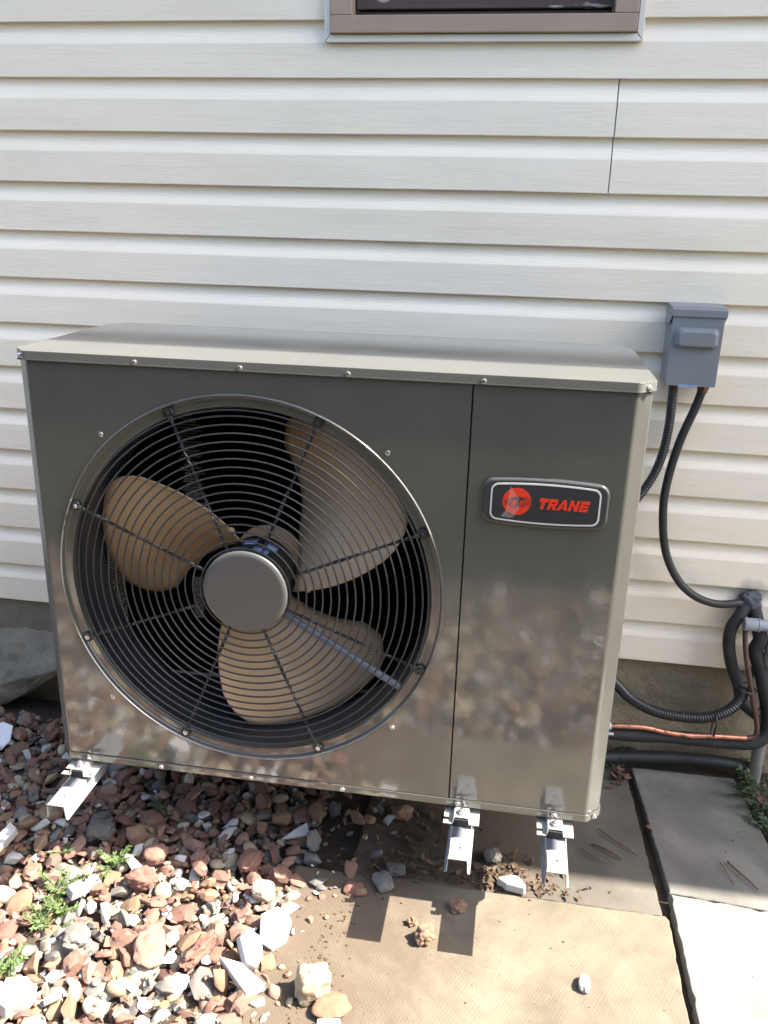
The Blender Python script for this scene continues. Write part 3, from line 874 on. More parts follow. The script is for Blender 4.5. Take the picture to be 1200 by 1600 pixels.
# screws
def screw(x, y, z, nrm=(0, -1, 0), s=1.0):
    b = MB(); b.lathe_y(0, 0, [(0.0, -0.0030), (0.0019, -0.0030), (0.0021, -0.0048), (0.0036, -0.0046), (0.0042, -0.0026), (0.0044, -0.0012), (0.0062, -0.0008), (0.0063, 0.0010)], 14)
    R = Vector((0, -1, 0)).rotation_difference(Vector(nrm)).to_matrix()
    b.v = [tuple(R @ (Vector(v) * s * 0.72) + Vector((x, y, z))) for v in b.v]
    b.build('screw', MAT['zinc'], pump, smooth=40)
for x, z in ((0.112, 0.6003), (0.5572, 0.6011), (0.0916, 0.1358), (0.5767, 0.1374)): screw(x, 0, z)
for x, z in ((0.1766, 0.7140), (0.338, 0.7140), (0.4973, 0.7136), (0.6899, 0.7136)): screw(x, -0.0034, z)
for x, z in ((0.1714, 0.0056), (0.3342, 0.0056), (0.4952, 0.0056), (0.6909, 0.0056), (0.8489, 0.0066)): screw(x, -0.0024, z)
screw(HW + 0.0145, 0.0072, 0.7140, (0.70, -0.71, 0)); screw(-0.0140, 0.0085, 0.7140, (-0.70, -0.71, 0)); screw(HW + 0.0140, 0.0078, 0.0060, (0.70, -0.71, 0))

# badge
BX, BZ = 0.7880, 0.5415
def bowed(hw, hh, bow, r, n=14):
    pts = [(-hw, -hh), (hw, -hh), (hw, hh), (-hw, hh)]
    f = fillet(pts, [r] * 4, 8)
    out = []
    for i, p in enumerate(f):
        out.append(p)
        q2 = f[(i + 1) % len(f)]
        if abs(q2[0] - p[0]) > hw:
            for k in range(1, n): out.append((p[0] + (q2[0] - p[0]) * k / n, p[1] + (q2[1] - p[1]) * k / n))
    return [(BX + x, BZ + y + (1 if y > 0 else -1) * bow * (1 - (x / hw) ** 2) * min(1, abs(y) / hh)) for x, y in out]
def loft_y(b, loops):
    n = len(loops[0][0])
    vs = [(x, y, z) for lp, y in loops for x, z in lp]
    fs = [(k * n + i, k * n + (i + 1) % n, (k + 1) * n + (i + 1) % n, (k + 1) * n + i) for k in range(len(loops) - 1) for i in range(n)]
    fs.append(tuple(range((len(loops) - 1) * n, len(loops) * n)))
    b.add(vs, fs)
b = MB(); loft_y(b, [(bowed(0.0895, 0.0325, 0.0045, 0.014), 0.0), (bowed(0.0895, 0.0325, 0.0045, 0.014), -0.0040), (bowed(0.0880, 0.0310, 0.0045, 0.0128), -0.0064), (bowed(0.0855, 0.0285, 0.0044, 0.0115), -0.0072)])
badge = b.build('badge', MAT['badge_rim'], pump, smooth=50)
b = MB(); loft_y(b, [(bowed(0.0778, 0.0268, 0.0038, 0.0100), -0.0073), (bowed(0.0778, 0.0268, 0.0038, 0.0100), -0.0078)]); b.build('border_line', MAT['badge_line'], badge, smooth=40)
b = MB(); loft_y(b, [(bowed(0.0755, 0.0245, 0.0037, 0.0082), -0.0079), (bowed(0.0755, 0.0245, 0.0037, 0.0082), -0.0081)]); b.build('face_plate', MAT['badge'], badge, smooth=40)
b = MB(); DX, DZ, DR = 0.7478, 0.5432, 0.0203
b.prism_y([(DX + DR * cos(2 * pi * i / 48), DZ + DR * sin(2 * pi * i / 48)) for i in range(48)], -0.0085, -0.0082); b.build('logo_disc', MAT['badge_red'], badge, smooth=0)
b = MB()
for i, (dz, xl, xr) in enumerate(((0.0072, -0.003, 0.015), (0.0046, -0.013, 0.0175), (0.0022, -0.016, 0.019), (0.0000, -0.018, 0.0195), (-0.0022, -0.0185, 0.019), (-0.0044, -0.017, 0.0185), (-0.0066, -0.012, 0.012), (-0.0094, -0.008, 0.003))):
    lim = math.sqrt(DR ** 2 - dz ** 2) - 0.0003
    xl, xr = max(xl, -lim), min(xr, lim); h = 0.00036
    gap = (-0.0055 + dz * 0.3, 0.0075 + dz * 0.3) if abs(dz) < 0.0065 else None
    for u0, u1 in (((xl, gap[0]), (gap[1], xr)) if gap else ((xl, xr),)):
        if u1 > u0: b.prism_y([(DX + u0, DZ + dz - h), (DX + u1, DZ + dz - h), (DX + u1, DZ + dz + h), (DX + u0, DZ + dz + h)], -0.0088, -0.0086)
sh = 0.3
for poly in ([(-0.0062, 0.0024), (0.0088, 0.0024), (0.0100, 0.0062), (-0.0052, 0.0062)], [(-0.0012, -0.0068), (0.0036, -0.0068), (0.0052, 0.0022), (0.0004, 0.0022)]):
    b.prism_y([(DX + x, DZ + z) for x, z in poly], -0.0088, -0.0086)
b.build('logo_mark', MAT['badge'], badge, smooth=0)
# heavy slanted capitals
LET = {
 'T': [[(0, .70), (.98, .70), (.98, 1), (0, 1)], [(.32, 0), (.66, 0), (.66, .698), (.32, .698)]],
 'R': [[(0, 0), (.32, 0), (.32, 1), (0, 1)], [(.322, .74), (.80, .74), (.93, .84), (.80, 1), (.322, 1)], [(.322, .34), (.76, .34), (.93, .48), (.66, .58), (.322, .58)], [(.66, .582), (.93, .482), (.95, .66), (.93, .838), (.66, .738)], [(.40, .338), (.74, .338), (.99, 0), (.63, 0)]],
 'A': [[(-.06, 0), (.28, 0), (.52, .72), (.52, 1), (.36, 1)], [(.76, 0), (1.10, 0), (.70, 1), (.522, 1), (.522, .72)], [(.37, .16), (.68, .16), (.62, .34), (.43, .34)]],
 'N': [[(0, 0), (.31, 0), (.31, 1), (0, 1)], [(.312, .60), (.69, 0), (.69, .42), (.312, 1)], [(.692, 0), (1.0, 0), (1.0, 1), (.692, 1)]],
 'E': [[(0, 0), (.33, 0), (.33, 1), (0, 1)], [(.332, .73), (.92, .73), (.92, 1), (.332, 1)], [(.332, .38), (.86, .38), (.86, .61), (.332, .61)], [(.332, 0), (.92, 0), (.92, .27), (.332, .27)]],
}
x = 0.7770; HL = 0.0156; WL = 0.0132
for ch, adv in zip('TRANE', (1.04, 1.03, 1.12, 1.10, 1.0)):
    b = MB()
    for i, poly in enumerate(LET[ch]):
        z0 = BZ - 0.0070
        b.prism_y([(x + px * WL + pz * 0.0038, z0 + pz * HL) for px, pz in poly], -0.0086, -0.0082)
    b.build('letter', MAT['badge_red'], badge, smooth=0)
    x += adv * WL * 1.03
b = MB(); b.add([(0.7375, -0.0092, 0.5670), (0.7330, -0.0090, 0.5290), (0.7265, -0.0093, 0.5195), (0.7440, -0.0091, 0.5180), (0.7520, -0.0094, 0.5330), (0.7510, -0.0096, 0.5480)], [(0, 1, 5), (1, 4, 5), (1, 2, 3), (1, 3, 4)])
b.build('film_patch', MAT['film'], badge, smooth=0)

# feet: hat-shaped clips on the arms, with bolts and rubber pads
ARMS = (0.0265, 0.7000, 0.8525)
AZ = -0.0200                                     # top of the wall bracket arms
for ax in ARMS:
    b = MB(); y0, y1 = -0.031, 0.060; zt = -0.0035; zf = AZ + 0.0072
    prof = [(ax - 0.0300, zf), (ax - 0.0145, zf), (ax - 0.0120, zt), (ax + 0.0090, zt), (ax + 0.0115, zf), (ax + 0.0285, zf)]
    vs = [(px, y, pz) for y in (y0, y1) for px, pz in prof]
    # the raised middle stops short of the flange ends
    vs[2] = (vs[2][0], y0 + 0.004, vs[2][2]); vs[3] = (vs[3][0], y0 + 0.004, vs[3][2])
    fs = [(i, i + 1, i + 7, i + 6) for i in range(5) if i != 0]
    b.add(vs, fs)
    b.add([(ax - 0.0300, y0, zf), (ax - 0.0145, y0, zf), (ax - 0.0145, y0 + 0.009, zf), (ax - 0.0300, y0 + 0.009, zf)], [(0, 1, 2, 3)])
    b.add([(ax - 0.0300, y0 + 0.016, zf), (ax - 0.0145, y0 + 0.016, zf), (ax - 0.0145, y1, zf), (ax - 0.0300, y1, zf)], [(0, 1, 2, 3)])
    b.add([(ax - 0.0200, y0 + 0.009, zf), (ax - 0.0145, y0 + 0.009, zf), (ax - 0.0145, y0 + 0.016, zf), (ax - 0.0200, y0 + 0.016, zf)], [(0, 1, 2, 3)])
    foot = b.build('foot', MAT['foot'], pump, smooth=0); solidify(foot, 0.0018, -1)
    b = MB(); b.box(ax - 0.0125, ax + 0.0095, -0.0285, 0.05, AZ + 0.0004, zt - 0.0022); b.build('rubber_pad', MAT['rubber'], foot, smooth=0, bevel=0.001)
    bt = MB(); cx, cy = ax - 0.0015, -0.0155
    for r0, r1, z0, z1, nn in ((0.0095, 0.0095, zt + 0.0002, zt + 0.0018, 24), (0.0066, 0.0062, zt + 0.0019, zt + 0.0062, 6), (0.0036, 0.0034, zt + 0.0063, zt + 0.0100, 12)):
        vs = [(cx + r0 * cos(2 * pi * i / nn), cy + r0 * sin(2 * pi * i / nn), z0) for i in range(nn)] + [(cx + r1 * cos(2 * pi * i / nn), cy + r1 * sin(2 * pi * i / nn), z1) for i in range(nn)]
        bt.add(vs, [(i, (i + 1) % nn, (i + 1) % nn + nn, i + nn) for i in range(nn)] + [tuple(range(nn, 2 * nn))])
    bt.build('bolt', MAT['zinc'], foot, smooth=30, bevel=0.0004)
    b = MB(); vs = [(ax + 0.0205 + 0.0022 * cos(2 * pi * i / 12), -0.0235 + 0.0022 * sin(2 * pi * i / 12), zf + 0.0003) for i in range(12)]
    b.add(vs, [tuple(range(12))]); solidify(b.build('hole', MAT['hole'], foot, smooth=0), 0.0003, 1)  # raised black disc, painted dark in place of a real opening
    b = MB(); b.box(ax - 0.026, ax + 0.026, 0.062, 0.30, AZ + 0.0004, -0.0004); b.build('skid', MAT['rubber'], pump, smooth=0)

# ------------------------------------------------------------------ wall bracket arms (one under each foot)
for ax, lab in zip(ARMS, ('leftmost white steel bracket arm, poking out over the red gravel under the heat pump', 'middle white steel bracket arm, just under the panel seam of the heat pump', 'rightmost white steel bracket arm, nearest the right corner of the heat pump')):
    wb = thing('wall_bracket', lab, 'bracket', (ax, 0.54, AZ), 'white steel bracket arms carrying the heat pump')
    y0 = -0.1060
    hw0, hw1, hgt = 0.0145, 0.0165, 0.0245
    b = MB()
    # open channel: top with a hole, two webs, small lips
    def pl(u, v): return (ax + u * (1 + 0.10 * (v - y0) / 0.64), v, AZ)
    plate_hole(b, -hw0, hw0, y0, y0 + 0.05, 0.001, y0 + 0.027, 0.0021, 0, 16, pl)
    e = y0 + 0.05
    b.add([pl(-hw0, e), pl(hw0, e), pl(hw0, 0.53), pl(-hw0, 0.53)], [(0, 1, 2, 3)])
    for sgn in (-1, 1):
        def wp(v, dz, ex=0.0):
            p = pl(sgn * hw0, v); return (p[0] + sgn * ex, p[1], p[2] - dz)
        b.add([wp(y0, 0), wp(0.53, 0), wp(0.53, hgt, .0015), wp(y0, hgt, .0015)], [(0, 1, 2, 3)])
        b.add([wp(y0, hgt, .0015), wp(0.53, hgt, .0015), wp(0.53, hgt + 0.0004, .0060), wp(y0, hgt + 0.0004, .0060)], [(0, 1, 2, 3)])
    arm = b.build('arm', MAT['bracket'], wb, smooth=30)
    solidify(arm, 0.0018, -1); md = arm.modifiers.new('bevel', 'BEVEL'); md.width = 0.0009; md.segments = 2; md.limit_method = 'ANGLE'; md.angle_limit = radians(40)
    b = MB(); b.box(ax - 0.025, ax + 0.025, 0.531, 0.5345, -0.21, 0.005); b.build('wall_plate', MAT['bracket'], wb, smooth=0, bevel=0.001)

# ------------------------------------------------------------------ disconnect box and its lines
box = thing('disconnect_box', 'blue grey electrical disconnect box on the siding, right of the heat pump', 'electrical box', (1.052, 0.527, 0.64))
BY0, BY1 = 0.452, 0.524
b = MB(); b.box(1.0075, 1.0960, BY0 + 0.003, BY1, 0.6400, 0.7690); body = b.build('body', MAT['box_grey'], box, bevel=0.0015)
b = MB(); b.box(1.0062, 1.0972, BY0, BY0 + 0.0026, 0.6402, 0.7672); cover = b.build('cover', MAT['box_grey'], box, bevel=0.0010)
b = MB()
def rrect(hw, hh, r, cx=1.0520, cz=0.7285): return [(cx + x, cz + z) for x, z in fillet([(-hw, -hh), (hw, -hh), (hw, hh), (-hw, hh)], [r] * 4, 6)]
loft_y(b, [(rrect(0.0385, 0.0185, 0.009), BY0 - 0.0002), (rrect(0.0375, 0.0178, 0.009), BY0 - 0.0022), (rrect(0.0355, 0.0162, 0.0085), BY0 - 0.0036), (rrect(0.0345, 0.0152, 0.0082), BY0 - 0.0078), (rrect(0.0330, 0.0136, 0.0080), BY0 - 0.0100), (rrect(0.0300, 0.0105, 0.0070), BY0 - 0.0112)])
b.build('raised_handle_cover', MAT['box_grey'], cover, smooth=50)
b = MB()
b.prism_x([(BY0 - 0.0030, 0.7665), (BY0 - 0.0030, 0.7790), (BY0 + 0.010, 0.7840), (BY1, 0.7850), (BY1, 0.7700), (BY0 - 0.0015, 0.7700), (BY0 - 0.0015, 0.7665)], 1.0035, 1.1000)
for xx in (1.0035, 1.0985):
    b.prism_x([(BY0 - 0.0028, 0.7690), (BY0 + 0.020, 0.7500), (BY1, 0.7450), (BY1, 0.7695)], xx, xx + 0.0015)
b.build('hood', MAT['box_grey'], box, smooth=0, bevel=0.0008)
b = MB(); b.prism_y([(1.030, 0.6392), (1.064, 0.6388), (1.068, 0.6412), (1.062, 0.6432), (1.052, 0.6422), (1.040, 0.6440), (1.032, 0.6425)], BY0 - 0.0012, BY0 - 0.0004)
b.build('hasp', MAT['label_blue'], box, smooth=0)
b = MB(); b.box(1.0350, 1.0950, 0.5262, 0.5275, 0.63, 0.77); 
# rusty nut under the box
b = MB(); b.tube([(1.0830, 0.487, 0.6400), (1.0830, 0.487, 0.6300)], 0.0120, 6); b.tube([(1.0830, 0.487, 0.6300), (1.0825, 0.487, 0.6240)], 0.0098, 12)
b.build('conduit_nut', MAT['rust'], box, smooth=40, bevel=0.0008)

def corrugated(path, r, pitch, n=12):
    pts = resample(path, pitch / 4); rads = [(r, r * 0.99, r * 0.88, r * 0.90)[i % 4] for i in range(len(pts))]
    b = MB(); b.tube(pts, r, n, True, rads); return b
path = smooth_path([(1.0290, 0.487, 0.6395), (1.0300, 0.486, 0.60), (1.0310, 0.486, 0.56), (1.0270, 0.486, 0.505), (1.0140, 0.484, 0.455), (0.985, 0.474, 0.405), (0.945, 0.45, 0.37), (0.920, 0.42, 0.355), (0.90, 0.36, 0.35), (0.895, 0.34, 0.35)], 10)
o = rebase(corrugated(path, 0.0092, 0.0058).build('flexible_conduit', MAT['flex'], smooth=50))
tag(o, 'black ribbed conduit from the bottom left of the grey box to behind the heat pump', 'conduit')
path = smooth_path([(1.0825, 0.487, 0.627), (1.0735, 0.486, 0.5907), (1.0550, 0.485, 0.5266), (1.0425, 0.485, 0.4479), (1.0424, 0.486, 0.381), (1.0575, 0.487, 0.2999), (1.0885, 0.490, 0.2392), (1.1276, 0.493, 0.2028), (1.1742, 0.497, 0.1868), (1.218, 0.505, 0.189), (1.240, 0.520, 0.192)], 10)
b = MB(); b.tube(path, 0.0082, 14)
tag(rebase(b.build('power_cable', MAT['cable'], smooth=60)), 'smooth black cable hanging from the rusty nut of the grey box to the putty', 'cable')
# putty lump at the wall hole
b = MB(); rock(b, (1.2460, 0.516, 0.192), (0.0195, 0.017, 0.0165), 5, 4, 0.35, 1.6, 0.55)
tag(rebase(b.build('sealing_putty', MAT['putty'], smooth=60)), 'lump of grey sealing putty where lines enter the siding', 'putty')

# refrigerant lines
path = smooth_path([(1.240, 0.515, 0.186), (1.226, 0.500, 0.166), (1.2115, 0.492, 0.138), (1.2120, 0.490, 0.100), (1.2240, 0.487, 0.055), (1.2420, 0.482, 0.015), (1.2530, 0.476, -0.020), (1.262, 0.472, -0.030), (1.285, 0.468, -0.045)], 8)
b = MB(); rr = [0.0125 + 0.0010 * noise.noise(Vector((p.z * 30, 0, 1))) for p in path]; b.tube(path, 0.0155, 14, True, rr)
o = tag(rebase(b.build('insulated_pipe', MAT['foam'], smooth=60)), 'left black foam insulated pipe curving down from the putty, ending at the ribbed whip', 'pipe', 'black foam insulated pipes')
path = smooth_path([(1.252, 0.512, 0.180), (1.262, 0.502, 0.150), (1.272, 0.492, 0.118), (1.266, 0.490, 0.092), (1.282, 0.486, 0.050), (1.302, 0.480, -0.010), (1.312, 0.472, -0.055), (1.308, 0.464, -0.088), (1.285, 0.457, -0.106), (1.235, 0.454, -0.110), (1.18, 0.450, -0.109), (1.10, 0.446, -0.108), (1.02, 0.440, -0.110), (0.955, 0.436, -0.108), (0.915, 0.40, -0.10), (0.90, 0.30, -0.06)], 8)
b = MB(); rr = [0.0150 + 0.0014 * noise.noise(Vector((p.z * 25, p.x * 12, 4))) for p in path]; b.tube(path, 0.018, 14, True, rr)
tag(rebase(b.build('insulated_pipe', MAT['foam'], smooth=60)), 'long black foam insulated pipe bending under the copper line towards the heat pump', 'pipe', 'black foam insulated pipes')
# small copper line: bright along the bottom, dull on the way up
path = smooth_path([(0.985, 0.430, -0.0868), (1.02, 0.431, -0.0845), (1.06, 0.433, -0.084), (1.10, 0.434, -0.0900), (1.15, 0.436, -0.0935), (1.20, 0.438, -0.0900), (1.245, 0.440, -0.0885), (1.2660, 0.4415, -0.0880)], 8)
b = MB(); b.tube(path, 0.0052, 12)
cop = tag(rebase(b.build('copper_pipe', MAT['copper'], smooth=60)), 'thin bare copper pipe running along the wall foot and up to the putty', 'pipe')
OFF[cop] = Vector(cop.location)
path = smooth_path([(1.2660, 0.4415, -0.0880), (1.2790, 0.4430, -0.0850), (1.2850, 0.4450, -0.0740), (1.2800, 0.4480, -0.0460), (1.2690, 0.4520, -0.010), (1.2560, 0.4590, 0.040), (1.2440, 0.4680, 0.085), (1.2380, 0.480, 0.125), (1.2370, 0.495, 0.160)], 8)
b = MB(); b.tube(path, 0.0053, 12); b.build('riser', MAT['dull_copper'], cop, smooth=60)
b = MB(); b.tube([(0.955, 0.428, -0.0900), (0.972, 0.4295, -0.0880), (0.988, 0.430, -0.0865)], 0.0085, 12, True, [0.009, 0.0088, 0.0078]); b.box(0.962, 0.994, 0.420, 0.424, -0.103, -0.099)
b.build('wrap', MAT['white_plastic'], cop, smooth=40)
b = MB(); b.tube([(0.935, 0.427, -0.0905), (0.9545, 0.428, -0.0900)], 0.0135, 6); b.build('flare_nut', MAT['brass'], cop, smooth=30, bevel=0.001)
# ribbed whip
path = smooth_path([(0.900, 0.38, 0.09), (0.930, 0.420, 0.07), (0.962, 0.438, 0.036), (0.9920, 0.445, 0.0040), (1.0240, 0.448, -0.0265), (1.0720, 0.448, -0.0500), (1.1250, 0.448, -0.0575), (1.1820, 0.450, -0.0545), (1.2250, 0.455, -0.0340), (1.2480, 0.466, -0.006), (1.2530, 0.472, 0.015)], 10)
o = rebase(corrugated(path, 0.0118, 0.0056, 14).build('flexible_conduit', MAT['flex'], smooth=50))
tag(o, 'black ribbed whip sagging above the copper line from the heat pump to the foam pipe', 'conduit')
def tie(c, ry, rz, n=20):
    b = MB(); b.tube([(c[0] + 0.001 * sin(i), c[1] + ry * cos(2 * pi * i / n), c[2] + rz * sin(2 * pi * i / n)) for i in range(n + 1)], 0.0021, 6)
    return b
b = tie((1.1985, 0.4455, -0.069), 0.0150, 0.0275); b.tube([(1.1985, 0.424, -0.088), (1.1975, 0.418, -0.112)], 0.0014, 5)
tag(rebase(b.build('zip_tie', MAT['cable'], smooth=60)), 'black zip tie holding the ribbed whip to the copper pipe', 'zip tie')
b = MB(); b.tube([(1.2530 + 0.0215 * cos(2 * pi * i / 20), 0.468 + 0.024 * sin(2 * pi * i / 20), 0.0165 - 0.005 * cos(2 * pi * i / 20)) for i in range(21)], 0.0019, 6)
tag(rebase(b.build('zip_tie', MAT['cable'], smooth=60)), 'black zip tie round the foam pipes where the whip ends', 'zip tie')

# grey plastic pipes on the far right
b = MB(); b.tube([(1.2580, 0.478, 0.1560), (1.70, 0.478, 0.1560)], 0.0118, 20)
pv = b.build('plastic_pipe', MAT['pvc_grey'], smooth=50); tag(pv, 'grey plastic pipe running level along the siding out at the right edge', 'pipe', 'grey plastic pipes')
b = MB(); b.tube([(1.2300, 0.478, 0.1560), (1.2560, 0.478, 0.1560)], 0.0135, 20); b.tube([(1.2562, 0.478, 0.1560), (1.2610, 0.478, 0.1560)], 0.0142, 20)
b.build('coupling', MAT['pvc_grey'], pv, smooth=50, bevel=0.001)
b = MB(); b.tube(smooth_path([(1.3110, 0.487, -0.24), (1.3080, 0.487, -0.05), (1.3000, 0.487, 0.045), (1.2990, 0.487, 0.070)], 6), 0.0135, 18)
pv2 = b.build('plastic_pipe', MAT['pvc_old'], smooth=50); tag(pv2, 'weathered grey upright pipe with a domed cap at the right edge', 'pipe', 'grey plastic pipes')
b = MB(); b.lathe_y(0, 0, [(0.0, 0.060), (0.006, 0.058), (0.012, 0.052), (0.0165, 0.040), (0.0165, 0.022), (0.018, 0.020), (0.018, 0.0)], 20)
b.v = [(1.2990 + x, 0.487 + z, 0.065 + y) for x, y, z in b.v]; b.build('cap', MAT['pvc_old'], pv2, smooth=40)
b = MB(); b.box(1.268, 1.280, 0.515, 0.526, 0.012, 0.038); b.box(1.2805, 1.30, 0.518, 0.526, 0.016, 0.034); b.build('clip', MAT['rubber'], pv2, smooth=0, bevel=0.001)
# dark drain pipe lying at the foot of the wall
path = smooth_path([(0.70, 0.43, -0.195), (0.88, 0.452, -0.193), (0.96, 0.464, -0.192), (1.06, 0.484, -0.191), (1.15, 0.496, -0.191), (1.22, 0.500, -0.192), (1.275, 0.503, -0.196), (1.33, 0.500, -0.205)], 8)
b = MB(); b.tube(path, 0.0135, 14)
tag(rebase(b.build('drain_pipe', MAT['dark_pipe'], smooth=60)), 'dark grey drain pipe lying on the slabs along the wall foot', 'pipe')

# ------------------------------------------------------------------ stones
KINDS = ('lava', 'cream', 'marble', 'grey', 'brown')
def stone_mesh(kind, seed, coarse=False):
    """unit stone (radius about 1), flattened; angular kinds are convex hulls"""
    r = random.Random(seed * 13 + hash(kind) % 97 if False else seed * 13 + KINDS.index(kind) * 101)
    bm = bmesh.new()
    if kind in ('marble', 'grey') or (kind == 'brown' and seed % 2 == 0) or (kind == 'cream' and seed % 3 == 0) or (kind == 'lava' and seed % 2 == 0):
        npt = 10 if coarse else 14
        ax = (1.0, r.uniform(0.55, 0.9), r.uniform(0.28, 0.6))
        for _ in range(npt):
            d = Vector((r.gauss(0, 1), r.gauss(0, 1), r.gauss(0, 1))).normalized() * r.uniform(0.85, 1.15)
            bm.verts.new((d.x * ax[0], d.y * ax[1], d.z * ax[2]))
        res = bmesh.ops.convex_hull(bm, input=bm.verts)
        for v in [v for v in bm.verts if not v.link_faces]: bm.verts.remove(v)
        if not coarse:
            bmesh.ops.bevel(bm, geom=list(bm.edges), offset=0.045, segments=1, affect='EDGES', profile=0.6)
            bmesh.ops.triangulate(bm, faces=bm.faces)
    else:
        bmesh.ops.create_icosphere(bm, subdivisions=1 if coarse else 2, radius=1)
        rg = {'lava': 0.55, 'cream': 0.16, 'brown': 0.30}.get(kind, 0.2)
        fq = {'lava': 1.5, 'cream': 0.9, 'brown': 1.2}.get(kind, 1)
        ax = (1.0, r.uniform(0.62, 0.92), r.uniform(0.42, 0.72)); sd = Vector((seed * 9.7, seed * 4.1, KINDS.index(kind) * 3.3))
        for v in bm.verts:
            d = 1 + rg * noise.noise(v.co * fq + sd) + rg * 0.45 * noise.noise(v.co * fq * 2.7 + sd)
            v.co = Vector((v.co.x * d * ax[0], v.co.y * d * ax[1], v.co.z * d * ax[2]))
    me = bpy.data.meshes.new('stone'); bm.normal_update(); bm.to_mesh(me); bm.free()
    me.materials.append(MAT[kind])
    me.polygons.foreach_set('use_smooth', [True] * len(me.polygons))
    me.set_sharp_from_angle(angle=radians(25 if kind != 'cream' else 60))
    return me
FINE = {k: [stone_mesh(k, s) for s in range(9)] for k in KINDS}
COARSE = {k: [stone_mesh(k, s, True) for s in range(7)] for k in KINDS}
ARR = {}
def arrays(me):
    if me.name not in ARR:
        co = np.empty(len(me.vertices) * 3); me.vertices.foreach_get('co', co)
        ARR[me.name] = (co.reshape(-1, 3), [tuple(p.vertices) for p in me.polygons])
    return ARR[me.name]

# heights of the bed as stones are dropped on it
GX0, GY0, GS = -0.95, -1.45, 0.005
NXG, NYG = int(2.75 / GS), int(2.05 / GS)
HM = np.empty((NYG, NXG))
yy = GY0 + GS * np.arange(NYG); xx = GX0 + GS * np.arange(NXG)
HM[:] = -0.236
XX, YY = np.meshgrid(xx, yy)
HM[(XX > 0.42) & (YY > -0.52) & (YY < 0.475)] = GZ
def edge_x(y):
    """right edge of the gravel on the slabs"""
    pts = [(-0.52, 0.47), (-0.29, 0.465), (-0.17, 0.463), (-0.06, 0.488), (0.03, 0.52), (0.08, 0.548), (0.21, 0.585), (0.5, 0.62)]
    for (y0, x0), (y1, x1) in zip(pts, pts[1:]):
        if y0 <= y <= y1: return x0 + (x1 - x0) * (y - y0) / (y1 - y0)
    return 0.47 if y < -0.52 else 0.62
def settle(x, y, r, rz):
    i, j = int((x - GX0) / GS), int((y - GY0) / GS); k = max(1, int(r * 0.75 / GS))
    if i - k < 0 or j - k < 0 or i + k + 1 >= NXG or j + k + 1 >= NYG: return None
    w = HM[j - k:j + k + 1, i - k:i + k + 1]
    return float(np.percentile(w, 70)) + rz * 0.62
def press(x, y, z, r, rz):
    i, j = int((x - GX0) / GS), int((y - GY0) / GS); k = max(1, int(r / GS))
    j0, j1, i0, i1 = max(0, j - k), min(NYG, j + k + 1), max(0, i - k), min(NXG, i + k + 1)
    d = ((XX[j0:j1, i0:i1] - x) ** 2 + (YY[j0:j1, i0:i1] - y) ** 2) / r ** 2
    top = z + rz * np.sqrt(np.clip(1 - d, 0, 1))
    HM[j0:j1, i0:i1] = np.where(d < 1, np.maximum(HM[j0:j1, i0:i1], top), HM[j0:j1, i0:i1])

def pick_kind(x, y):
    if y < -0.54: return rng.choices(KINDS, (0.14, 0.30, 0.20, 0.16, 0.20))[0]
    front = min(1, max(0, (0.16 - y) / 0.30))
    w = (0.42 - 0.07 * front, 0.06 + 0.11 * front, 0.05 + 0.13 * front, 0.24 - 0.10 * front, 0.23 - 0.07 * front)
    return rng.choices(KINDS, w)[0]

fixed = []      # (kind, x, y, rx, ry, rz, label, variant, rotation)
STONES = []     # (kind, variant, pos, scale, euler, px)
CAMP = cam.location
def drop(n, rlo, rhi, region, tries=5, skew=2.0):
    for _ in range(n):
        best = None
        r = rlo + (rhi - rlo) * rng.random() ** skew
        for _ in range(tries):
            x = rng.uniform(region[0], region[1]); y = rng.uniform(region[2], region[3])
            ex = edge_x(y)
            if y < -1.0 and rng.random() < (-1.0 - y) / 0.4 + 0.5 * noise.noise(Vector((x * 4, y * 4, 2))): continue
            if -0.50 < y < 0.49 and x > ex - r * 0.3 - (0.0 if rng.random() < 0.9 else -0.02): continue
            if x < -0.26 and y > 0.40: continue
            if y > 0.50: continue
            z = settle(x, y, r, r * 0.5)
            if z is not None and (best is None or z < best[2]): best = (x, y, z)
        if not best: continue
        x, y, z = best
        kind = pick_kind(x, y)
        rz = r * 0.5
        press(x, y, z, r * 0.92, rz * 0.9)
        STONES.append((kind, rng.randrange(63), (x, y, z), r, (rng.gauss(0, 0.38), rng.gauss(0, 0.38), rng.uniform(0, 6.28))))
# bottom fill, then the visible layers; farther ground only matters in reflections
drop(1700, 0.008, 0.015, (-0.62, 0.68, -0.55, 0.50), 3)
drop(1150, 0.014, 0.027, (-0.62, 0.68, -0.55, 0.50), 4)
drop(1500, 0.008, 0.023, (-0.62, 0.66, -0.55, 0.50), 6, 1.7)
drop(1500, 0.004, 0.010, (-0.62, 0.66, -0.45, 0.50), 3)
drop(1700, 0.014, 0.034, (-0.9, 1.75, -1.40, -0.54), 3)

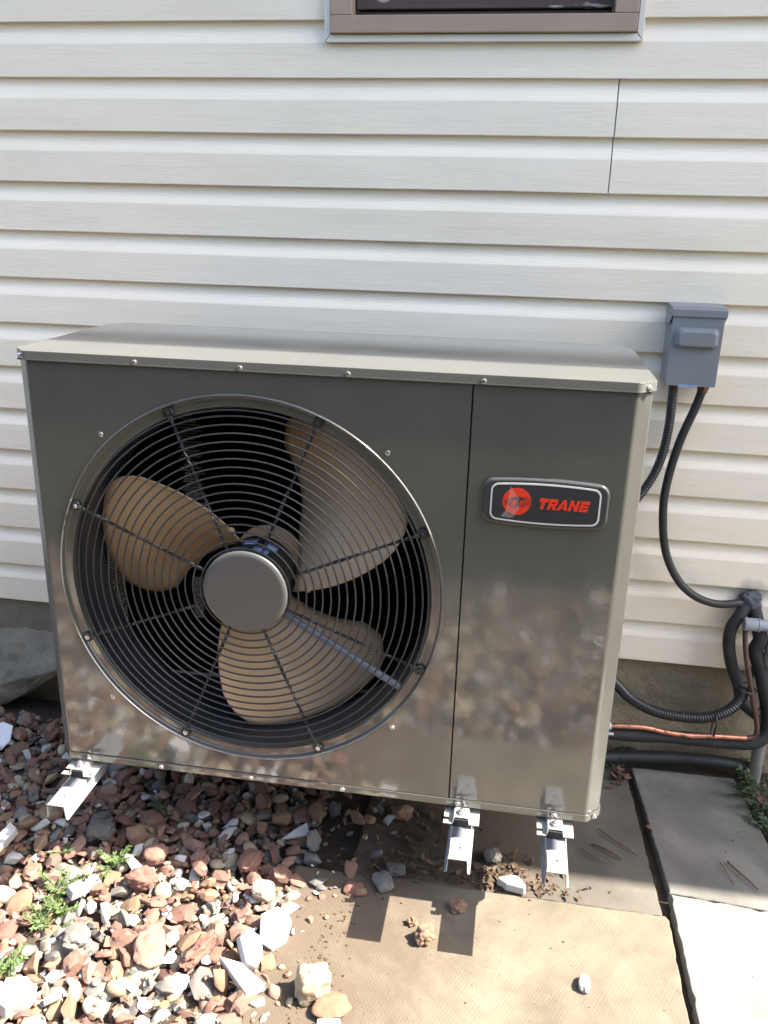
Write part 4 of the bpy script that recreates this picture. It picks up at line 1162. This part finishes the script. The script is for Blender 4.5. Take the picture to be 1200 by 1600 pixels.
# camera size of each stone decides which are single objects
def px_of(s):
    d = Vector(s[2]) - CAMP
    zc = d.dot(cF)
    if zc <= 0.1: return 0, False
    u = 600 + 1328.64 * d.dot(cR) / zc; v = 800 - 1328.64 * d.dot(cU) / zc
    return s[3] / zc, (-20 < u < 1220 and 1080 < v < 1620)
ranked = []
for i, s in enumerate(STONES):
    p, vis = px_of(s)
    ii, jj = int((s[2][0] - GX0) / GS), int((s[2][1] - GY0) / GS)
    buried = HM[jj, ii] - (s[2][2] + s[3] * 0.45)
    if vis and buried < 0.004 and not (s[2][1] > 0.20 and s[2][0] > 0.0):
        ranked.append((p - max(0, buried) * 2, i))
ranked.sort(reverse=True)
single = set(i for _, i in ranked[:290])
mass = MB()
FINEK = {}
for i, (kind, var, pos, r, eul) in enumerate(STONES):
    M = Euler(eul).to_matrix()
    if i in single:
        o = bpy.data.objects.new('stone', FINE[kind][var % 9])
        o.location = pos; o.rotation_euler = eul; o.scale = (r * 1.08, r * 1.08, r * 1.08)
        COL.objects.link(o); o.parent = soil
    else:
        near = pos[1] > -0.5
        co, fs = arrays((FINE if (near and r > 0.012) else COARSE)[kind][var % (9 if (near and r > 0.012) else 7)])
        vs = (co * (r * 1.05)) @ np.array(M.transposed()) + np.array(pos)
        FINEK.setdefault(kind, MB()).add(vs.tolist(), fs)
for kind, mb in FINEK.items():
    me = bpy.data.meshes.new('loose_gravel'); me.from_pydata(mb.v, [], mb.f); me.materials.append(MAT[kind])
    me.polygons.foreach_set('use_smooth', [True] * len(me.polygons)); me.set_sharp_from_angle(angle=radians(30))
    o = bpy.data.objects.new('loose_gravel', me); COL.objects.link(o); o.parent = soil; o['kind'] = 'stuff'

# stones one can single out, each a thing of its own
def lone(name, label, cat, mat, x, y, size, seed, shape='rock', rot=0.0, on_bed=True, tilt=(0, 0), sink=0.25, sub=4, rough=0.3, cut=0.3, freq=1.6):
    b = MB()
    r = max(size[0], size[1])
    if on_bed:
        z = settle(x, y, r, size[2]) or -0.19
        z = z + size[2] * 0.25
    else:
        z = GZ + size[2] * 0.86
    if shape == 'rock':
        rock(b, (x, y, z), size, seed, sub, rough, freq, cut, rot, tilt)
        o = b.build(name, mat, smooth=40)
    else:                                   # flat shard from an outline in the unit square
        outl = shape
        M = Euler((tilt[0], tilt[1], rot)).to_matrix()
        n = len(outl)
        vs = [M @ Vector((px * size[0], py * size[1], -size[2])) for px, py in outl] + [M @ Vector((px * size[0] * 0.97, py * size[1] * 0.97, size[2])) for px, py in outl]
        b.add([v + Vector((x, y, z)) for v in vs], [tuple(range(n - 1, -1, -1)), tuple(range(n, 2 * n))] + [(i, (i + 1) % n, (i + 1) % n + n, i + n) for i in range(n)])
        o = b.build(name, mat, smooth=0, bevel=0.002)
    if on_bed: press(x, y, z, r, size[2])
    tag(rebase(o), label, cat)
    return o
PENT = [(-0.9, -0.55), (-0.25, -1.0), (0.55, -0.6), (0.95, 0.35), (0.25, 1.0), (-0.75, 0.75)]
TRI = [(-1, -0.6), (0.9, -0.3), (0.75, 1.0), (0.2, 0.6)]
BAR = [(-1, -0.8), (0.85, -1), (1, 0.7), (-0.8, 1)]
WEDGE = [(-1, 0.1), (0.7, -0.9), (1, 0.6), (-0.2, 0.8)]
lone('marble_shard', 'largest white marble shard in the sunlit gravel, near the slab edge', 'stone', MAT['marble'], 0.407, -0.120, (0.030, 0.036, 0.010), 1, PENT, 0.3, tilt=(0.35, -0.1))
lone('marble_shard', 'long white marble shard lying flat in the gravel, in front of the largest one', 'stone', MAT['marble'], 0.378, -0.222, (0.046, 0.020, 0.008), 2, WEDGE, -0.45, tilt=(0.1, 0.1))
lone('marble_shard', 'upright white marble shard pointing up among the gravel, beside the long one', 'stone', MAT['marble'], 0.385, -0.180, (0.022, 0.030, 0.008), 3, PENT, 0.9, tilt=(0.7, 0.2))
lone('marble_shard', 'white marble bar in the gravel by the left frame edge, half in shade', 'stone', MAT['marble'], -0.150, -0.018, (0.036, 0.012, 0.010), 4, BAR, 1.35, tilt=(0.2, -0.3))
lone('marble_shard', 'thin white marble bar in sunlit gravel near the small weeds at left', 'stone', MAT['marble'], 0.050, -0.088, (0.036, 0.013, 0.008), 5, BAR, 1.25, tilt=(0.15, 0.3))
lone('marble_shard', 'white marble wedge at the shadow edge right of the upper weed', 'stone', MAT['marble'], 0.106, -0.020, (0.032, 0.012, 0.007), 6, WEDGE, -0.5, tilt=(0.3, 0.1))
lone('marble_shard', 'pale triangular shard alone in the shade under the heat pump', 'stone', MAT['marble'], 0.380, 0.115, (0.030, 0.020, 0.005), 7, TRI, 0.25, tilt=(0.5, 0.0))
lone('marble_shard', 'white marble chunk in the gravel at the bottom left corner', 'stone', MAT['marble'], 0.062, -0.318, (0.030, 0.026, 0.016), 8, PENT, 0.2, tilt=(0.2, 0.2))
lone('lava_stone', 'round dark red lava stone at the shadow edge beneath the heat pump', 'stone', MAT['lava'], 0.146, 0.000, (0.021, 0.020, 0.017), 9, cut=0, rough=0.18)
lone('lava_stone', 'large salmon red lava stone in the middle of the sunlit gravel', 'stone', MAT['lava'], 0.222, -0.198, (0.024, 0.031, 0.014), 10, rot=0.4, cut=0.2, rough=0.25, tilt=(0.4, 0))
lone('lava_stone', 'brick red lava stone in shade below the pale triangular shard', 'stone', MAT['lava'], 0.318, 0.024, (0.019, 0.026, 0.013), 11, rot=-0.3, cut=0.2, rough=0.25)
lone('lava_stone', 'jagged red lava stone standing on edge left of the long white shard', 'stone', MAT['lava'], 0.302, -0.192, (0.011, 0.032, 0.018), 12, rot=-0.4, cut=0.1, rough=0.6, tilt=(0.2, 0.2))
lone('lava_stone', 'rough red lava stone in sun just right of the upper weed', 'stone', MAT['lava'], 0.146, -0.058, (0.026, 0.019, 0.016), 13, rot=0.1, cut=0.2, rough=0.35)
lone('grey_stone', 'broad grey stone in sunlit gravel below the left weeds', 'stone', MAT['grey'], 0.096, -0.200, (0.021, 0.024, 0.013), 14, rot=0.6, cut=0.3)
lone('grey_stone', 'dark grey stone in the shade beside the left bracket arm', 'stone', MAT['grey'], 0.014, 0.046, (0.025, 0.022, 0.014), 15, rot=0.2, cut=0.3)
lone('cream_stone', 'cream yellow stone in sun at the shadow edge above the largest white shard', 'stone', MAT['cream'], 0.364, -0.044, (0.020, 0.018, 0.015), 16, cut=0.25, rough=0.2)
lone('plastic_scrap', 'flat white scrap lying by the concrete lump at the left edge', 'scrap', MAT['white_plastic'], -0.350, 0.300, (0.030, 0.036, 0.0025), 17, PENT, 0.5, tilt=(0.45, -0.35))
# on the slabs
def pale(name, label, mat, x, y, size, seed, **k): return lone(name, label, 'stone', mat, x, y, size, seed, on_bed=False, **k)
pale('slab_stone', 'large tan rough stone on the slab edge at the bottom of the picture', MAT['cream'], 0.496, -0.222, (0.026, 0.022, 0.028), 21, rot=0.5, cut=0.45, rough=0.22, tilt=(0.1, 0.25))
pale('slab_stone', 'flat reddish brown stone leaning beside the large tan one on the slab', MAT['brown'], 0.529, -0.243, (0.029, 0.024, 0.010), 22, rot=0.2, cut=0.1, rough=0.2)
pale('marble_shard', 'white chip at the very bottom, in front of the flat brown stone', MAT['marble'], 0.533, -0.278, (0.020, 0.014, 0.007), 23, shape=BAR, rot=0.3)
pale('slab_stone', 'tan pointed stone casting a dark shadow, between the bracket shadows', MAT['brown'], 0.654, -0.086, (0.017, 0.014, 0.014), 24, rot=0.7, cut=0.3, rough=0.45, tilt=(0.2, 0.3))
pale('slab_stone', 'small crumbly clod on the sunny slab left of the pointed stone', MAT['brown'], 0.629, -0.056, (0.0085, 0.0075, 0.006), 25, cut=0, rough=0.7, freq=2.5)
pale('slab_stone', 'dark brown stone inside the shadow of the heat pump corner', MAT['brown'], 0.703, -0.010, (0.013, 0.012, 0.011), 26, rot=0.4, cut=0.3, rough=0.4)
pale('marble_shard', 'white wedge of marble on the slab joint between the bracket arms', MAT['marble'], 0.794, 0.062, (0.027, 0.014, 0.0085), 27, shape=[(-1, -0.2), (-0.3, -0.9), (0.95, -0.9), (1.0, -0.3), (0.35, 1.0), (-0.2, 0.9)], rot=-0.15)
pale('marble_shard', 'small white pebble lying alone on the sunny slab at right', MAT['marble'], 0.911, -0.130, (0.009, 0.015, 0.008), 28, rot=-0.1, cut=0.3, rough=0.2)
pale('slab_stone', 'small pale grey stone in shade between the middle and right bracket arms', MAT['grey'], 0.757, 0.125, (0.016, 0.013, 0.010), 29, cut=0.4, rough=0.25)
pale('slab_stone', 'blue grey stone in shade where gravel meets the slab', MAT['grey'], 0.566, 0.022, (0.017, 0.021, 0.011), 30, rot=0.6, cut=0.3, rough=0.25)
pale('slab_stone', 'light grey wedge shaped stone on the shaded dirt left of the middle arm', MAT['grey'], 0.585, 0.060, (0.017, 0.013, 0.007), 31, rot=0.2, cut=0.5, rough=0.2)
pale('slab_stone', 'small tan pebble in the shadow at the gravel edge', MAT['brown'], 0.530, -0.005, (0.012, 0.010, 0.006), 32, cut=0, rough=0.2)

# ------------------------------------------------------------------ litter, twigs, weeds
def leaf_quad(b, c, L, Wd, rz, curl, tilt):
    M = Euler((tilt[0], tilt[1], rz)).to_matrix(); vs = []
    for i in range(5):
        t = i / 4; w = Wd * sin(pi * (0.12 + 0.80 * t)) * 0.5
        for s_ in (-1, 0, 1):
            vs.append(M @ Vector((L * (t - 0.5), s_ * w, curl * ((t - 0.5) ** 2 * 4 * L * 0.3) + (0.25 * w if s_ else 0))) + Vector(c))
    b.add(vs, [(i * 3 + k, i * 3 + k + 1, (i + 1) * 3 + k + 1, (i + 1) * 3 + k) for i in range(4) for k in range(2)])
b = MB()
def litter(n, cx, cy, sx, sy, smin, smax, z=GZ - 0.004):
    for _ in range(n):
        x, y = rng.gauss(cx, sx), rng.gauss(cy, sy)
        if y < 0.052: y = 0.052 + rng.random() * 0.02
        L = rng.uniform(smin, smax)
        leaf_quad(b, (x, y, z + rng.uniform(0.001, 0.007)), L, L * rng.uniform(0.2, 0.6), rng.uniform(0, 6.28), rng.uniform(-1, 1), (rng.gauss(0, 0.35), rng.gauss(0, 0.35)))
litter(170, 0.775, 0.100, 0.045, 0.030, 0.005, 0.018)
litter(120, 0.79, 0.070, 0.06, 0.012, 0.005, 0.018)
litter(110, 0.62, 0.16, 0.045, 0.07, 0.008, 0.024)
litter(70, 0.57, 0.075, 0.035, 0.02, 0.006, 0.02)
litter(14, 1.02, 0.43, 0.012, 0.02, 0.012, 0.026)
o = b.build('leaf_litter', MAT['dry_leaf'], smooth=60); tag(o, 'dry brown leaves and bits of bark on the slab joint under the heat pump', 'leaves', kind='stuff')
b = MB()
for _ in range(170):
    y = rng.uniform(-0.30, 0.42); x = rng.uniform(0.5, 1.25)
    if abs(x - 1.07) < 0.02: continue
    z = (GZ if y < 0.04 else GZ - 0.006) if x < 1.06 else GZ + 0.002
    s_ = rng.uniform(0.0006, 0.0008 + 0.0018 * rng.random() ** 3)
    b.ball((x, y, z + s_ * 0.4), s_, 5, 3, (rng.uniform(.7, 2.2), rng.uniform(.7, 1.6), 0.7))
for _ in range(260):                     # crumbs and grit along the gravel margin
    y = rng.uniform(-0.30, 0.20); x = edge_x(y) + abs(rng.gauss(0, 0.035)); s_ = rng.uniform(0.0008, 0.0024)
    b.ball((x, y, GZ + s_ * (0.4 if y < 0.04 else -1)), s_, 5, 3, (rng.uniform(.7, 1.8), rng.uniform(.7, 1.6), 0.8))
o = b.build('grit', MAT['dry_leaf'], smooth=60); tag(o, 'crumbs of soil and grit scattered on the slabs', 'grit', kind='stuff')

def twig(pts, r, label):
    p = smooth_path([(x, y, z + GZ) for x, y, z in pts], 5)
    p = [q2 + Vector((rng.gauss(0, .0006), rng.gauss(0, .0006), 0)) for q2 in p]
    b = MB(); r *= 0.75; b.tube(p, r, 6, True, [r * (1.1 - 0.5 * i / len(p)) for i in range(len(p))])
    k = len(p) // 2; d = Vector((rng.uniform(-1, 1), rng.uniform(-1, 1), 0.3)).normalized() * 0.012
    b.tube([p[k], p[k] + d], r * 0.6, 5)
    tag(rebase(b.build('twig', MAT['twig'], smooth=60)), label, 'twig')
twig([(0.963, 0.250, 0.000), (0.985, 0.225, 0.001), (1.010, 0.205, 0.000), (1.028, 0.186, 0.000)], 0.0020, 'upper twig on the shaded slab right of the heat pump corner')
twig([(0.948, 0.205, 0.000), (0.975, 0.190, 0.001), (1.000, 0.172, 0.000)], 0.0030, 'thick mossy twig on the shaded slab, between two thinner ones')
twig([(0.925, 0.185, 0.000), (0.950, 0.165, 0.000), (0.972, 0.155, 0.000)], 0.0015, 'lowest thin twig on the shaded slab near the heat pump corner')
twig([(1.180, 0.190, 0.006), (1.187, 0.165, 0.006), (1.192, 0.135, 0.005)], 0.0014, 'thin upright twig on the right pale slab')
twig([(1.195, 0.195, 0.006), (1.212, 0.165, 0.007), (1.235, 0.132, 0.006)], 0.0026, 'thicker slanting twig beside the thin one on the right pale slab')

def weed(name, c, n, L, spread, label, cat, mat, seed, up=0.7):
    r = random.Random(seed)
    w = thing(name, label, cat, c, None)
    st, lf = MB(), MB()
    for i in range(n):
        a = r.uniform(0, 6.28); el = r.uniform(0.25, 1.25) * up; ln = L * r.uniform(0.5, 1.0)
        d = Vector((cos(a) * cos(el), sin(a) * cos(el), sin(el)))
        base = Vector(c) + Vector((r.gauss(0, spread), r.gauss(0, spread), 0))
        pts = [base, base + d * ln * 0.5 + Vector((0, 0, ln * 0.08)), base + d * ln]
        st.tube(smooth_path(pts, 3), 0.0007, 4)
        for k in range(6):
            t = 0.25 + 0.75 * k / 5; p = pts[0].lerp(pts[1], t * 2) if t < .5 else pts[1].lerp(pts[2], t * 2 - 1)
            for sg in (-1, 1):
                s2 = ln * 0.30 * (1 - 0.35 * t) * r.uniform(0.7, 1.2)
                a2 = a + sg * r.uniform(0.5, 1.2)
                q2 = p + Vector((cos(a2), sin(a2), 0)) * s2 * 0.5
                leaf_quad(lf, q2, s2, s2 * 0.5, a2, r.uniform(-0.8, 0.2), (r.gauss(0, 0.3), -r.uniform(0, 0.5)))
    st.build('stem', mat, w, smooth=60); lf.build('foliage', mat, w, smooth=60)
def bedz(x, y): return settle(x, y, 0.01, 0.0) - 0.006
for nm, x, y, n, L, sp, lab, sd in (
    ('weed', 0.080, -0.030, 13, 0.040, 0.005, 'bright green weed at the shadow edge, right of the other gravel weeds', 1),
    ('weed', 0.022, -0.150, 22, 0.046, 0.013, 'widest green weed in the sunlit gravel at left', 2),
    ('weed', 0.012, -0.098, 14, 0.044, 0.008, 'small green weed just above the widest one in the gravel', 3),
    ('weed', -0.035, -0.005, 6, 0.028, 0.005, 'half shaded weed sprig near the left bracket shadow', 4),
    ('weed', 0.010, -0.290, 16, 0.050, 0.012, 'green weed at the bottom left edge of the gravel', 5),
    ('weed', 0.385, -0.100, 4, 0.016, 0.003, 'tiny weed sprout beside the largest white shard', 6)):
    weed(nm, (x, y, bedz(x, y)), n, L, sp, lab, 'weed', MAT['leaf'], sd)
weed('weed', (1.015, 0.515, -0.215), 16, 0.060, 0.018, 'dark green weed at the wall foot behind the heat pump corner', 'weed', MAT['leaf_dark'], 7)
weed('weed', (0.10, 0.14, bedz(0.10, 0.14)), 9, 0.034, 0.006, 'shaded weed among gravel under the left of the heat pump', 'weed', MAT['leaf_dark'], 8)
weed('ivy_plant', (1.325, 0.40, -0.225), 30, 0.075, 0.035, 'leafy green plant creeping over the slab at the right edge', 'plant', MAT['leaf_dark'], 9, 0.9)
weed('ivy_plant', (1.345, 0.27, -0.225), 22, 0.065, 0.03, 'lower leafy plant beside the right slab edge, half out of frame', 'plant', MAT['leaf_dark'], 10, 0.9)
b = MB(); leaf_quad(b, (1.302, 0.385, -0.198), 0.03, 0.022, 0.4, 0.5, (0.3, 0.2)); tag(rebase(solidify(b.build('dead_leaf', MAT['red_leaf'], smooth=60), 0.0004)), 'reddish dead leaf on the green plant at the right edge', 'leaf')
b = MB(); leaf_quad(b, (1.060, 0.268, GZ + 0.003), 0.018, 0.012, 1.0, 0.6, (0.2, 0.2)); tag(rebase(solidify(b.build('dead_leaf', MAT['red_leaf'], smooth=60), 0.0004)), 'small red dead leaf in the joint between the shaded slabs', 'leaf')
b = MB()
for q in range(5):
    leaf_quad(b, (1.018 + 0.012 * cos(q * 1.9), 0.425 + 0.012 * sin(q * 1.9), GZ + 0.002 + 0.002 * q), 0.026, 0.014, q * 1.3, 0.7, (0.3 * sin(q), 0.3 * cos(q)))
tag(rebase(solidify(b.build('dead_leaf', MAT['red_leaf'], smooth=60), 0.0004)), 'crumpled reddish dead leaf by the drain pipe behind the heat pump', 'leaf')
